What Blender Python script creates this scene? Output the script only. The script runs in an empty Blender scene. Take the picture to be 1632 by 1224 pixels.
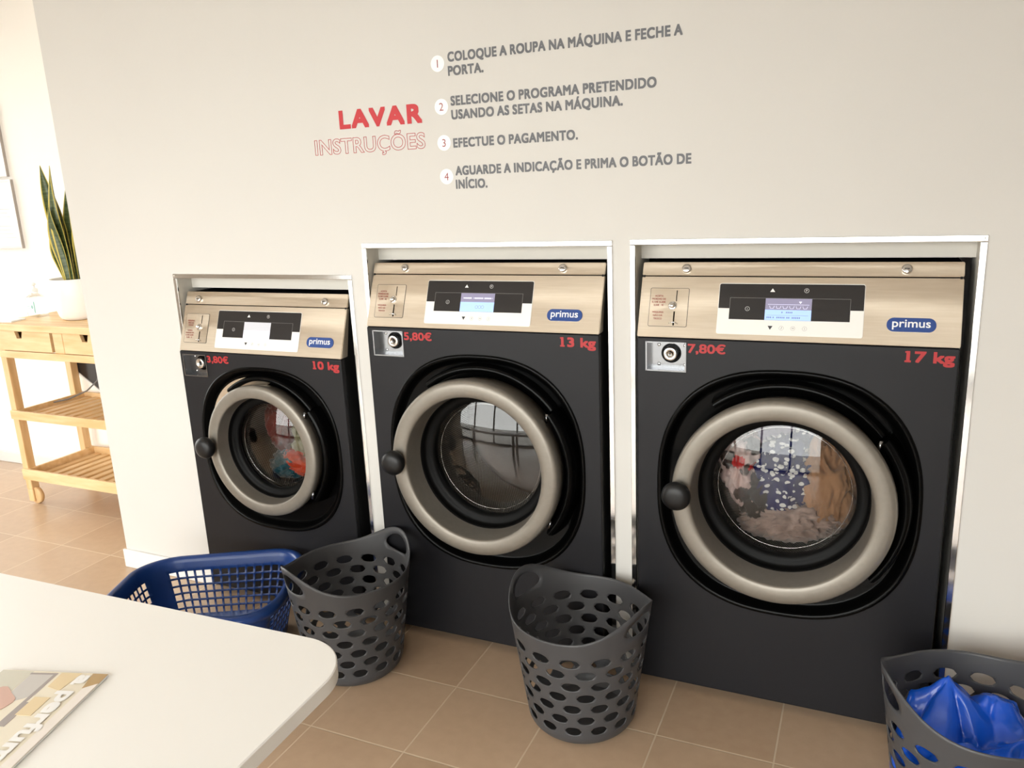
import bpy, bmesh, math, random
from mathutils import Vector, Matrix, noise
random.seed(7)
sc = bpy.context.scene
COL = sc.collection
PI = math.pi

# ------------------------------------------------------------------ camera
F_PX = 1272.6
CAM = Vector((0.7533, -2.2956, 1.5938))
YAW, PITCH, ROLL = 0.42716, 0.2433, -0.04347
fw = Vector((-math.sin(YAW)*math.cos(PITCH), math.cos(YAW)*math.cos(PITCH), -math.sin(PITCH)))
rt = Vector((math.cos(YAW), math.sin(YAW), 0.0))
up = rt.cross(fw)
r2 = math.cos(ROLL)*rt + math.sin(ROLL)*up
u2 = -math.sin(ROLL)*rt + math.cos(ROLL)*up
cam_d = bpy.data.cameras.new('camera')
cam_d.sensor_width = 36.0
cam_d.lens = 36.0*F_PX/1632.0
cam_d.clip_start = 0.02
cam = bpy.data.objects.new('camera', cam_d)
cam.matrix_world = Matrix(((r2.x, u2.x, -fw.x, CAM.x), (r2.y, u2.y, -fw.y, CAM.y), (r2.z, u2.z, -fw.z, CAM.z), (0, 0, 0, 1)))
COL.objects.link(cam)
sc.camera = cam

# ------------------------------------------------------------------ world, daylight, exposure
W = bpy.data.worlds.new('overcast_sky')
sc.world = W
W.use_nodes = True
bg = W.node_tree.nodes['Background']
bg.inputs[0].default_value = (1.0, 0.99, 0.975, 1)
bg.inputs[1].default_value = 10.3
sc.view_settings.view_transform = 'Standard'
sc.view_settings.look = 'None'
sc.view_settings.gamma = 1.0
sc.view_settings.use_curve_mapping = False
sc.view_settings.exposure = 0.0

# room box
RX0, RX1, RY0, RY1, RZ = -5.0, 3.2, -4.3, 0.84, 2.75
WALL_X = -2.228          # left end of the wall with the machines
def portal(name, loc, rot, sx, sy):
    l = bpy.data.lights.new(name, 'AREA')
    l.shape = 'RECTANGLE'; l.size = sx; l.size_y = sy
    l.cycles.is_portal = True
    o = bpy.data.objects.new(name, l); COL.objects.link(o)
    o.location = loc; o.rotation_euler = rot
portal('window_portal_front', (-1.25, RY0-0.11, 1.34), (PI/2, 0, 0), 5.7, 2.64)
portal('window_portal_left', (RX0-0.11, -0.06, 1.37), (PI/2, 0, -PI/2), 1.68, 2.62)

# ------------------------------------------------------------------ materials
def lin(c):
    c = c/255.0
    return c/12.92 if c <= 0.04045 else ((c+0.055)/1.055)**2.4
def rgb(*c): return (lin(c[0]), lin(c[1]), lin(c[2]), 1.0)
def mat(name, color, rough=0.5, metal=0.0, spec=0.5, coat=0.0, coat_rough=0.05, emit=None, estr=0.0, aniso=0.0, trans=0.0, sheen=0.0):
    m = bpy.data.materials.new(name); m.use_nodes = True
    b = m.node_tree.nodes['Principled BSDF']
    b.inputs['Base Color'].default_value = rgb(*color)
    b.inputs['Roughness'].default_value = rough
    b.inputs['Metallic'].default_value = metal
    b.inputs['Specular IOR Level'].default_value = spec
    b.inputs['Coat Weight'].default_value = coat
    b.inputs['Coat Roughness'].default_value = coat_rough
    b.inputs['Anisotropic'].default_value = aniso
    b.inputs['Transmission Weight'].default_value = trans
    b.inputs['Sheen Weight'].default_value = sheen
    if emit:
        b.inputs['Emission Color'].default_value = rgb(*emit)
        b.inputs['Emission Strength'].default_value = estr
    return m
def nodes(m): return m.node_tree.nodes, m.node_tree.links, m.node_tree.nodes['Principled BSDF']
def vary(m, c1, c2, scale=(1, 1, 1), nscale=5.0, detail=4.0, rough=None, bump=0.0, bscale=None, dist=0.001, coord='Object'):
    """noise variation between two colours + optional bump"""
    N, L, b = nodes(m)
    tc = N.new('ShaderNodeTexCoord'); mp = N.new('ShaderNodeMapping'); mp.inputs['Scale'].default_value = scale
    L.new(tc.outputs[coord], mp.inputs[0])
    nz = N.new('ShaderNodeTexNoise'); nz.inputs['Scale'].default_value = nscale; nz.inputs['Detail'].default_value = detail
    L.new(mp.outputs[0], nz.inputs['Vector'])
    cr = N.new('ShaderNodeValToRGB'); cr.color_ramp.elements[0].position = 0.3; cr.color_ramp.elements[1].position = 0.7
    cr.color_ramp.elements[0].color = rgb(*c1); cr.color_ramp.elements[1].color = rgb(*c2)
    L.new(nz.outputs[0], cr.inputs[0]); L.new(cr.outputs[0], b.inputs['Base Color'])
    if bump:
        n2 = N.new('ShaderNodeTexNoise'); n2.inputs['Scale'].default_value = bscale or nscale; n2.inputs['Detail'].default_value = 3
        L.new(mp.outputs[0], n2.inputs['Vector'])
        bp = N.new('ShaderNodeBump'); bp.inputs['Strength'].default_value = bump; bp.inputs['Distance'].default_value = dist
        L.new(n2.outputs[0], bp.inputs['Height']); L.new(bp.outputs[0], b.inputs['Normal'])
    return m

M = {}
M['wall'] = vary(mat('painted_wall', (209, 206, 201), 0.75, spec=0.3), (208, 205, 200), (210, 207, 202), nscale=2.0, bump=0.12, bscale=420, dist=0.0006)
M['wall_white'] = vary(mat('white_wall', (243, 238, 231), 0.75, spec=0.3), (242, 237, 230), (244, 239, 232), nscale=2.0, bump=0.1, bscale=420, dist=0.0005)
M['ceiling'] = mat('ceiling_paint', (247, 244, 239), 0.85, spec=0.2)
M['white_trim'] = mat('white_trim', (226, 224, 221), 0.45)
M['alu'] = mat('polished_aluminium', (232, 232, 232), 0.12, metal=1.0)
M['board'] = mat('reveal_board', (206, 202, 193), 0.6)
M['steel'] = vary(mat('brushed_steel', (200, 184, 162), 0.34, metal=1.0, aniso=0.4), (212, 199, 180), (220, 208, 191), scale=(1.5, 30, 30), nscale=6, bump=0.04, bscale=90, dist=0.0003)
M['chrome'] = mat('chrome', (225, 225, 225), 0.1, metal=1.0)
M['zinc'] = mat('bright_zinc', (150, 151, 154), 0.24, metal=1.0)
M['charcoal'] = vary(mat('charcoal_paint', (20, 20, 24), 0.45, spec=0.28), (19, 19, 23), (21, 21, 25), nscale=3, bump=0.08, bscale=700, dist=0.0004)
M['black_side'] = mat('black_side_sheet', (18, 18, 19), 0.5, spec=0.3)
M['gloss_black'] = mat('gloss_black_plastic', (5, 5, 5), 0.22, spec=0.10)
M['rubber'] = mat('black_rubber', (6, 6, 6), 0.5, spec=0.13)
M['knob'] = mat('matt_black_knob', (15, 15, 16), 0.42, spec=0.35)
M['silver'] = vary(mat('silver_paint', (130, 124, 115), 0.42, metal=0.5), (128, 122, 113), (133, 127, 118), nscale=60, bump=0.05, bscale=900, dist=0.0003)
M['disp_white'] = mat('panel_white', (232, 230, 226), 0.35)
M['disp_black'] = mat('panel_black', (30, 27, 27), 0.3)
M['print_white'] = mat('print_white', (235, 235, 235), 0.5)
M['print_grey'] = mat('print_grey', (120, 118, 118), 0.5)
M['print_dark'] = mat('print_dark', (40, 40, 42), 0.5)
M['print_red'] = mat('print_red', (172, 34, 38), 0.5)
M['coin_red'] = mat('print_dull_red', (150, 62, 52), 0.6)
M['vinyl_red'] = mat('vinyl_red', (190, 36, 44), 0.5)
M['vinyl_grey'] = mat('vinyl_grey', (96, 97, 101), 0.5)
M['vinyl_white'] = mat('vinyl_white', (246, 245, 243), 0.5)
M['badge_blue'] = mat('badge_blue', (30, 66, 134), 0.3, coat=0.3)
M['lcd_blue'] = mat('lcd_blue', (150, 180, 235), 0.3, emit=(172, 198, 248), estr=0.55)
M['lcd_lilac'] = mat('lcd_lilac', (120, 116, 140), 0.3, emit=(150, 146, 172), estr=0.45)
M['lcd_pale'] = mat('lcd_pale', (205, 206, 220), 0.3, emit=(222, 222, 240), estr=0.4)
M['lcd_grey'] = mat('lcd_grey', (180, 180, 186), 0.3, emit=(200, 200, 206), estr=0.4)
M['lcd_ink'] = mat('lcd_ink', (120, 135, 185), 0.5)
M['lcd_light'] = mat('lcd_light', (225, 225, 245), 0.5, emit=(225, 225, 250), estr=0.5)
M['grey_plastic'] = mat('grey_basket_plastic', (70, 70, 72), 0.42, spec=0.4)
M['blue_plastic'] = mat('blue_basket_plastic', (20, 56, 118), 0.32, spec=0.5)
M['table'] = mat('table_laminate', (246, 244, 240), 0.4, spec=0.4)
M['table_edge'] = mat('table_edge', (240, 238, 232), 0.5)
M['leg_metal'] = mat('white_leg_metal', (210, 208, 204), 0.4)
M['wood'] = vary(mat('birch_wood', (226, 190, 140), 0.5), (214, 174, 120), (234, 202, 156), scale=(2, 14, 14), nscale=2.2, detail=6)
M['wood_cross'] = vary(mat('birch_wood_cross', (224, 188, 138), 0.5), (212, 172, 118), (232, 198, 150), scale=(14, 2, 14), nscale=2.2, detail=6)
M['wood_up'] = vary(mat('birch_wood_upright', (222, 186, 138), 0.5), (210, 170, 118), (230, 196, 148), scale=(14, 14, 2), nscale=2.2, detail=6)
M['dark_hole'] = mat('drawer_notch_shadowed_wood', (120, 88, 58), 0.7)
M['pot'] = mat('white_ceramic', (242, 236, 231), 0.35)
M['soil'] = vary(mat('soil', (60, 45, 34), 0.95), (45, 34, 26), (75, 56, 42), nscale=60, bump=0.6, bscale=80, dist=0.01)
M['leaf'] = vary(mat('leaf_green', (66, 82, 46), 0.4), (50, 68, 38), (98, 110, 68), scale=(6, 6, 40), nscale=2.4, detail=3)
M['leaf_edge'] = mat('leaf_yellow_edge', (206, 186, 86), 0.45)
M['paper'] = mat('white_paper', (246, 246, 244), 0.6)
M['frame'] = mat('pale_silver_frame', (176, 168, 162), 0.35, metal=0.4)
M['label'] = mat('bottle_label', (236, 242, 238), 0.5)
M['teal'] = mat('teal_print', (60, 130, 112), 0.5)
M['pump'] = mat('white_pump', (240, 240, 238), 0.4)
M['cable'] = mat('grey_cable', (110, 108, 106), 0.5)
M['black_panel'] = mat('dark_device', (40, 34, 32), 0.35)
M['bag'] = mat('blue_plastic_bag', (10, 88, 214), 0.26, spec=0.6, coat=0.25, coat_rough=0.2)
M['pave'] = vary(mat('pavement', (150, 147, 142), 0.9), (140, 137, 132), (158, 155, 150), nscale=3)
M['facade'] = mat('facade_render', (205, 190, 165), 0.85)
M['facade_glass'] = mat('facade_glass', (50, 55, 60), 0.15)
M['dark_frame'] = mat('window_frame_dark', (60, 58, 56), 0.4)

def glass_mat(name, tint=(1, 1, 1), ior=1.5, rough=0.0, gain=1.0):
    m = bpy.data.materials.new(name); m.use_nodes = True
    nt = m.node_tree; nt.nodes.clear()
    out = nt.nodes.new('ShaderNodeOutputMaterial'); mx = nt.nodes.new('ShaderNodeMixShader')
    tr = nt.nodes.new('ShaderNodeBsdfTransparent'); gl = nt.nodes.new('ShaderNodeBsdfGlossy'); fr = nt.nodes.new('ShaderNodeFresnel')
    fr.inputs[0].default_value = ior; gl.inputs['Roughness'].default_value = rough
    tr.inputs[0].default_value = (*tint, 1)
    mu = nt.nodes.new('ShaderNodeMath'); mu.operation = 'MULTIPLY'; mu.inputs[1].default_value = gain
    nt.links.new(fr.outputs[0], mu.inputs[0])
    nt.links.new(mu.outputs[0], mx.inputs[0]); nt.links.new(tr.outputs[0], mx.inputs[1]); nt.links.new(gl.outputs[0], mx.inputs[2])
    nt.links.new(mx.outputs[0], out.inputs[0])
    return m
M['door_glass'] = glass_mat('door_glass', (0.76, 0.75, 0.74), 1.5, 0.0, 1.4)     # two faces of one pane
M['pane'] = glass_mat('window_pane', (0.97, 0.98, 0.97), 1.45)
M['bottle_clear'] = glass_mat('clear_bottle', (0.96, 0.97, 0.97), 1.3, 0.1, 0.5)

# floor tiles
def floor_material():
    m = mat('floor_tiles', (184, 156, 128), 0.3, spec=0.5)
    N, L, b = nodes(m)
    tc = N.new('ShaderNodeTexCoord'); sp = N.new('ShaderNodeSeparateXYZ'); L.new(tc.outputs['Object'], sp.inputs[0])
    T = 0.333
    def mth(op, a, bb=None, c=None):
        n = N.new('ShaderNodeMath'); n.operation = op
        for i, v in enumerate((a, bb, c)):
            if v is None: continue
            if isinstance(v, (int, float)): n.inputs[i].default_value = v
            else: L.new(v, n.inputs[i])
        return n.outputs[0]
    def edge(o, off):
        t = mth('DIVIDE', mth('SUBTRACT', o, off), T)
        fr = mth('FRACT', t)
        d = mth('MINIMUM', fr, mth('SUBTRACT', 1.0, fr))
        return d, mth('FLOOR', t)
    dx, ix = edge(sp.outputs[0], -0.4115+T*40 - T*80)
    dy, iy = edge(sp.outputs[1], -0.2839 - T*40)
    d = mth('MINIMUM', dx, dy)
    g = N.new('ShaderNodeMapRange'); g.inputs[1].default_value = 0.006; g.inputs[2].default_value = 0.009
    L.new(d, g.inputs[0])
    cmb = N.new('ShaderNodeCombineXYZ'); L.new(ix, cmb.inputs[0]); L.new(iy, cmb.inputs[1])
    wn = N.new('ShaderNodeTexWhiteNoise'); L.new(cmb.outputs[0], wn.inputs[0])
    nz = N.new('ShaderNodeTexNoise'); nz.inputs['Scale'].default_value = 26; nz.inputs['Detail'].default_value = 6
    L.new(tc.outputs['Object'], nz.inputs['Vector'])
    mixv = mth('ADD', mth('MULTIPLY', wn.outputs[0], 0.35), mth('MULTIPLY', nz.outputs[0], 0.65))
    cr = N.new('ShaderNodeValToRGB'); cr.color_ramp.elements[0].position = 0.25; cr.color_ramp.elements[1].position = 0.75
    cr.color_ramp.elements[0].color = rgb(184, 156, 129); cr.color_ramp.elements[1].color = rgb(197, 170, 143)
    L.new(mixv, cr.inputs[0])
    mx = N.new('ShaderNodeMix'); mx.data_type = 'RGBA'
    mx.inputs[6].default_value = rgb(214, 194, 168)
    L.new(g.outputs[0], mx.inputs[0]); L.new(cr.outputs[0], mx.inputs[7]); L.new(mx.outputs[2], b.inputs['Base Color'])
    bp = N.new('ShaderNodeBump'); bp.inputs['Strength'].default_value = 0.4; bp.inputs['Distance'].default_value = 0.002
    L.new(g.outputs[0], bp.inputs['Height']); L.new(bp.outputs[0], b.inputs['Normal'])
    return m
M['floor'] = floor_material()

# perforated drum sheet (hex pattern from the UV map)
def drum_material():
    m = mat('perforated_steel', (150, 148, 146), 0.42, metal=0.5)
    N, L, b = nodes(m)
    tc = N.new('ShaderNodeTexCoord')
    def dots(off):
        mp = N.new('ShaderNodeMapping'); mp.inputs['Location'].default_value = (off, off, 0)
        L.new(tc.outputs['UV'], mp.inputs[0])
        fr = N.new('ShaderNodeVectorMath'); fr.operation = 'FRACTION'; L.new(mp.outputs[0], fr.inputs[0])
        sb = N.new('ShaderNodeVectorMath'); sb.operation = 'SUBTRACT'; sb.inputs[1].default_value = (0.5, 0.5, 0); L.new(fr.outputs[0], sb.inputs[0])
        ms = N.new('ShaderNodeVectorMath'); ms.operation = 'MULTIPLY'; ms.inputs[1].default_value = (1, 1, 0); L.new(sb.outputs[0], ms.inputs[0])
        ln = N.new('ShaderNodeVectorMath'); ln.operation = 'LENGTH'; L.new(ms.outputs[0], ln.inputs[0])
        return ln.outputs['Value']
    mn = N.new('ShaderNodeMath'); mn.operation = 'MINIMUM'; L.new(dots(0), mn.inputs[0]); L.new(dots(0.5), mn.inputs[1])
    cr = N.new('ShaderNodeValToRGB'); e = cr.color_ramp.elements
    e[0].position = 0.20; e[0].color = rgb(226, 222, 216); e[1].position = 0.30; e[1].color = rgb(104, 100, 96)
    L.new(mn.outputs[0], cr.inputs[0]); L.new(cr.outputs[0], b.inputs['Base Color'])
    bp = N.new('ShaderNodeBump'); bp.inputs['Strength'].default_value = 0.8; bp.inputs['Distance'].default_value = 0.004
    L.new(mn.outputs[0], bp.inputs['Height']); L.new(bp.outputs[0], b.inputs['Normal'])
    return m
M['drum'] = drum_material()
M['drum_back'] = mat('drum_back_steel', (78, 72, 68), 0.42, metal=0.8)

def cloth(name, c1, c2, nscale=5, rough=0.85):
    return vary(mat(name, c1, rough, spec=0.15, sheen=0.3), c1, c2, nscale=nscale, bump=0.25, bscale=400, dist=0.001)
M['brown_cloth'] = cloth('brown_cloth', (150, 112, 82), (176, 136, 104), 8)
M['pink_cloth'] = cloth('pale_pink_cloth', (188, 160, 152), (220, 198, 190), 14)
M['taupe_cloth'] = cloth('taupe_cloth', (128, 110, 102), (176, 154, 144), 20)
M['dark_cloth'] = cloth('dark_cloth', (24, 21, 20), (36, 31, 29), 8)
M['olive_cloth'] = cloth('olive_cloth', (92, 92, 66), (124, 120, 88), 8)
M['orange_cloth'] = cloth('orange_cloth', (158, 44, 14), (190, 66, 22), 6)
M['teal_cloth'] = cloth('dark_teal_cloth', (24, 58, 66), (36, 80, 88), 6)
M['maroon_cloth'] = cloth('maroon_cloth', (70, 18, 16), (98, 28, 22), 6)
M['lilac_cloth'] = cloth('lilac_grey_cloth', (110, 100, 124), (150, 140, 160), 10)
def spotted(name, base, spot, scale, thr, stretch=(1, 1, 1)):
    m = mat(name, base, 0.85, spec=0.15)
    N, L, b = nodes(m)
    tc = N.new('ShaderNodeTexCoord'); mp = N.new('ShaderNodeMapping'); mp.inputs['Scale'].default_value = stretch
    mp.inputs['Rotation'].default_value = (0.3, 0.5, 0.6)
    L.new(tc.outputs['Object'], mp.inputs[0])
    v = N.new('ShaderNodeTexVoronoi'); v.inputs['Scale'].default_value = scale
    L.new(mp.outputs[0], v.inputs['Vector'])
    cr = N.new('ShaderNodeValToRGB'); e = cr.color_ramp.elements
    e[0].position = thr; e[0].color = rgb(*spot); e[1].position = thr+0.05; e[1].color = rgb(*base)
    L.new(v.outputs['Distance'], cr.inputs[0]); L.new(cr.outputs[0], b.inputs['Base Color'])
    return m
M['navy_spots'] = spotted('navy_spotted_cloth', (26, 32, 84), (222, 222, 220), 40, 0.36, (1.0, 1.0, 1.5))
M['pink_spots'] = spotted('pale_cloth_with_dark_blotches', (206, 180, 174), (58, 44, 42), 13, 0.36)
M['red_print'] = mat('red_cloth_print', (196, 28, 30), 0.8)

# ------------------------------------------------------------------ mesh helpers
class MB:
    def __init__(self): self.bm = bmesh.new(); self.uv = None
    def add(self, verts, faces, mi=0, smooth=False):
        vs = [self.bm.verts.new(v) for v in verts]
        out = []
        for f in faces:
            try:
                fc = self.bm.faces.new([vs[i] for i in f]); fc.material_index = mi; fc.smooth = smooth; out.append(fc)
            except ValueError: pass
        return vs, out
    def box(self, x0, x1, y0, y1, z0, z1, bev=0.0, seg=2, mi=0, xf=None):
        b = bmesh.new(); bmesh.ops.create_cube(b, size=1.0)
        for v in b.verts:
            v.co = Vector((x0+(v.co.x+.5)*(x1-x0), y0+(v.co.y+.5)*(y1-y0), z0+(v.co.z+.5)*(z1-z0)))
        if bev: bmesh.ops.bevel(b, geom=b.edges[:], offset=bev, segments=seg, affect='EDGES', profile=0.5)
        b.verts.index_update()
        vs = [xf(v.co) if xf else v.co.copy() for v in b.verts]
        self.add(vs, [[v.index for v in f.verts] for f in b.faces], mi)
        b.free(); return self
    def prism(self, poly, h0, h1, fr, mi=0, bev=0.0, smooth=False):
        """poly in (u,v); fr maps (u,v,h) to a point"""
        n = len(poly)
        if bev:
            cx = sum(p[0] for p in poly)/n; cy = sum(p[1] for p in poly)/n
            def ins(p):
                dx, dy = p[0]-cx, p[1]-cy; l = math.hypot(dx, dy) or 1
                return (p[0]-dx/l*bev, p[1]-dy/l*bev)
            top = [ins(p) for p in poly]
            verts = [fr(u, v, h0) for u, v in poly]+[fr(u, v, h1-bev*0.8) for u, v in poly]+[fr(u, v, h1) for u, v in top]
            faces = [[i, (i+1) % n, n+(i+1) % n, n+i] for i in range(n)]+[[n+i, n+(i+1) % n, 2*n+(i+1) % n, 2*n+i] for i in range(n)]
            faces += [list(range(n))[::-1], [2*n+i for i in range(n)]]
        else:
            verts = [fr(u, v, h0) for u, v in poly]+[fr(u, v, h1) for u, v in poly]
            faces = [[i, (i+1) % n, n+(i+1) % n, n+i] for i in range(n)]+[list(range(n))[::-1], [n+i for i in range(n)]]
        self.add(verts, faces, mi, smooth); return self
    def lathe(self, prof, n, fr, mi=0, a0=0.0, a1=2*PI, caps=False, smooth=True):
        """prof: (r,h) list; fr(u,v,h)"""
        full = abs((a1-a0)-2*PI) < 1e-6
        k = n if full else n+1
        verts = []
        for r, h in prof:
            for i in range(k):
                a = a0+(a1-a0)*i/n
                verts.append(fr(r*math.cos(a), r*math.sin(a), h))
        faces = []
        m = len(prof)
        for j in range(m-1):
            for i in range(n):
                i2 = (i+1) % k if full else i+1
                faces.append([j*k+i, j*k+i2, (j+1)*k+i2, (j+1)*k+i])
        if caps and full:
            faces.append([i for i in range(k)][::-1]); faces.append([(m-1)*k+i for i in range(k)])
        self.add(verts, faces, mi, smooth)
        if caps and not full:
            self.add([verts[j*k] for j in range(m)], [list(range(m))], mi)
            self.add([verts[j*k+k-1] for j in range(m)], [list(range(m))[::-1]], mi)
        return self
    def tube(self, pts, r, n=10, mi=0, rads=None):
        pts = [Vector(p) for p in pts]; m = len(pts)
        t0 = (pts[1]-pts[0]).normalized()
        ref = Vector((0, 0, 1)) if abs(t0.z) < 0.9 else Vector((1, 0, 0))
        nrm = t0.cross(ref).normalized()
        verts = []
        for i, p in enumerate(pts):
            t = (pts[min(i+1, m-1)]-pts[max(i-1, 0)]).normalized()
            nrm = (nrm-t*nrm.dot(t)).normalized(); b = t.cross(nrm)
            rr = rads[i] if rads else r
            for k in range(n):
                a = 2*PI*k/n
                verts.append(p+(nrm*math.cos(a)+b*math.sin(a))*rr)
        faces = [[i*n+k, i*n+(k+1) % n, (i+1)*n+(k+1) % n, (i+1)*n+k] for i in range(m-1) for k in range(n)]
        faces += [list(range(n))[::-1], [(m-1)*n+k for k in range(n)]]
        self.add(verts, faces, mi, True); return self
    def build(self, name, mats, parent=None, fix=True, shade=None):
        if fix: bmesh.ops.recalc_face_normals(self.bm, faces=self.bm.faces[:])
        me = bpy.data.meshes.new(name); self.bm.to_mesh(me); self.bm.free()
        if not isinstance(mats, (list, tuple)): mats = [mats]
        for m_ in mats: me.materials.append(m_)
        o = bpy.data.objects.new(name, me); COL.objects.link(o)
        if parent: o.parent = parent
        if shade: me.shade_auto_smooth = True if hasattr(me, 'shade_auto_smooth') else False
        return o
def tag(o, label=None, cat=None, group=None, kind=None):
    if label: o['label'] = label
    if cat: o['category'] = cat
    if group: o['group'] = group
    if kind: o['kind'] = kind
    return o
def thing(name, label, cat, loc=(0, 0, 0), rotz=0.0, group=None):
    o = bpy.data.objects.new(name, None); COL.objects.link(o)
    o.location = loc; o.rotation_euler = (0, 0, rotz); o.empty_display_size = 0.05
    return tag(o, label, cat, group)
def struct(o): o['kind'] = 'structure'; return o
def rrect(x0, x1, y0, y1, r, n=6):
    pts = []
    for cx, cy, a in ((x1-r, y1-r, 0), (x0+r, y1-r, PI/2), (x0+r, y0+r, PI), (x1-r, y0+r, 1.5*PI)):
        for i in range(n+1):
            b = a+PI/2*i/n; pts.append((cx+r*math.cos(b), cy+r*math.sin(b)))
    return pts
def wallfr(y0):             # (u,v,h) on a wall facing -y
    return lambda u, v, h: Vector((u, y0-h, v))
def flat(z0=0.0): return lambda u, v, h: Vector((u, v, z0+h))
def circ(cx, cy, r, n=28): return [(cx+r*math.cos(2*PI*i/n), cy+r*math.sin(2*PI*i/n)) for i in range(n)]
DG = bpy.context.evaluated_depsgraph_get
def boolean_cut(o, cutters):
    for c in cutters:
        md = o.modifiers.new('cut', 'BOOLEAN'); md.operation = 'DIFFERENCE'; md.object = c; md.solver = 'EXACT'
    me = bpy.data.meshes.new_from_object(o.evaluated_get(DG()))
    o.modifiers.clear(); old = o.data; o.data = me; me.name = o.name
    for c in cutters: bpy.data.objects.remove(c, do_unlink=True)
    return o

# text as geometry, fitted to x0..x1 (or to a height only) on any frame
def text_mesh(body, bold=0.0, outline=0.0, spacing=1.0, wspace=1.0):
    cu = bpy.data.curves.new('txt', 'FONT'); cu.body = body; cu.resolution_u = 6
    cu.offset = bold if outline else 0.0; cu.space_character = spacing; cu.space_word = wspace
    if outline:
        cu.fill_mode = 'NONE'; cu.bevel_depth = outline; cu.bevel_resolution = 1
    o = bpy.data.objects.new('txt', cu); COL.objects.link(o)
    me = bpy.data.meshes.new_from_object(o.evaluated_get(DG()))
    vs = [v.co.copy() for v in me.vertices]; fs = [list(p.vertices) for p in me.polygons]
    bpy.data.objects.remove(o, do_unlink=True); bpy.data.curves.remove(cu); bpy.data.meshes.remove(me)
    return vs, fs
def text_on(mb, body, x0, x1, base, cap, fr, bold=0.0, outline=0.0, spacing=1.0, h=0.0008, mi=0, center=None, wspace=1.0):
    vs, fs = text_mesh(body, bold, outline, spacing, wspace)
    a = min(v.x for v in vs); b = max(v.x for v in vs)
    sz = cap/(0.69+(0 if outline else 2*bold))
    if center is not None:
        w = (b-a)*sz if x1 is None else x1
        x0 = center-w/2; x1 = center+w/2
    if x1 is None: x1 = x0+(b-a)*sz
    sx = (x1-x0)/(b-a)
    if outline:
        mb.add([fr(x0+(v.x-a)*sx, base+v.y*sz, h+v.z*sz) for v in vs], fs, mi)
    else:
        d = bold*sz
        sx = (x1-x0-2*d)/(b-a)
        for k_, (ox, oy) in enumerate(((0, 0), (2, 0), (0, 2), (2, 2), (1, 0), (0, 1), (2, 1), (1, 2), (1, 1)) if bold > 0 else ((0, 0),)):
            mb.add([fr(x0+ox*d+(v.x-a)*sx, base+v.y*sz+oy*d, h+k_*0.00004) for v in vs], fs, mi)
    return x0, x1
def text_obj(name, body, x0, x1, base, cap, fr, m, parent, **kw):
    mb = MB(); text_on(mb, body, x0, x1, base, cap, fr, **kw)
    return mb.build(name, m, parent, fix=False)

# ------------------------------------------------------------------ room shell
mb = MB(); mb.box(RX0-0.1, RX1+0.1, RY0-0.1, RY1+0.15, -0.06, 0.0); struct(mb.build('floor', M['floor']))
mb = MB(); mb.box(RX0-0.1, RX1+0.1, RY0-0.1, RY1+0.15, RZ, RZ+0.08); struct(mb.build('ceiling', M['ceiling']))
NICHES = [(-1.7075, -0.8794, 1.3192), (-0.8263, 0.0532, 1.4253), (0.1063, 1.0130, 1.4273)]
TW = 0.016
WT = 0.07
mb = MB()
xs = [WALL_X]
for a, b, z in NICHES:
    mb.box(xs[-1], a+0.006, 0, WT, 0, RZ); mb.box(a+0.006, b-0.006, 0, WT, z-0.006, RZ); xs.append(b-0.006)
mb.box(xs[-1], RX1, 0, WT, 0, RZ)
mb.box(WALL_X, WALL_X+0.07, WT, RY1, 0, RZ)            # return of the wall beside the cart
bmesh.ops.remove_doubles(mb.bm, verts=mb.bm.verts[:], dist=1e-5)
struct(mb.build('wall_back', M['wall'], fix=False))
mb = MB(); mb.box(RX0, RX1, RY1, RY1+0.1, 0, RZ); struct(mb.build('wall_alcove', M['wall_white']))
mb = MB(); mb.box(RX1, RX1+0.1, RY0, RY1, 0, RZ); struct(mb.build('wall_right', M['wall']))
# front wall with shop window, left wall with window
def window_wall(name, wname, axis, pos, thick, u0, u1, wu0, wu1, wz0, wz1, n):
    mb = MB()
    def bx(m_, a, b, c, d, t0=0, t1=thick, bev=0):
        if axis == 'y': m_.box(a, b, pos-t1, pos-t0, c, d, bev)
        else: m_.box(pos-t1, pos-t0, a, b, c, d, bev)
    bx(mb, u0, wu0, 0, RZ); bx(mb, wu1, u1, 0, RZ); bx(mb, wu0, wu1, wz1, RZ)
    if wz0 > 0.01: bx(mb, wu0, wu1, 0, wz0)
    struct(mb.build(name, M['wall_white']))
    f = MB()
    for i in range(n+1):
        u = wu0+(wu1-wu0)*i/n
        bx(f, max(wu0, u-0.035), min(wu1, u+0.035), wz0, wz1, 0.02, 0.08)
    bx(f, wu0, wu1, wz0, wz0+0.07, 0.02, 0.08); bx(f, wu0, wu1, wz1-0.07, wz1, 0.02, 0.08)
    fo = struct(f.build(wname, M['dark_frame']))
    g = MB(); bx(g, wu0+0.01, wu1-0.01, wz0+0.01, wz1-0.01, 0.048, 0.052); g.build('pane', M['pane'], fo)
window_wall('wall_front', 'window_1', 'y', RY0, 0.1, RX0-0.1, RX1+0.1, -4.1, 1.6, 0.02, 2.66, 5)
window_wall('wall_left', 'window_2', 'x', RX0, 0.1, RY0, RY1, -0.9, 0.78, 0.06, 2.68, 2)
# baseboards
def baseboard(name, x0, x1, y, d=0.012, h=0.085):
    mb = MB(); mb.box(x0, x1, y-d, y-0.0005, 0.0005, h, 0.003); struct(mb.build(name, M['white_trim']))
baseboard('baseboard_left', WALL_X-0.012, NICHES[0][0]-0.001, 0)
baseboard('baseboard_right', NICHES[2][1]+0.001, RX1, 0)
baseboard('baseboard_alcove', RX0, WALL_X, RY1, h=0.07)
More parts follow.
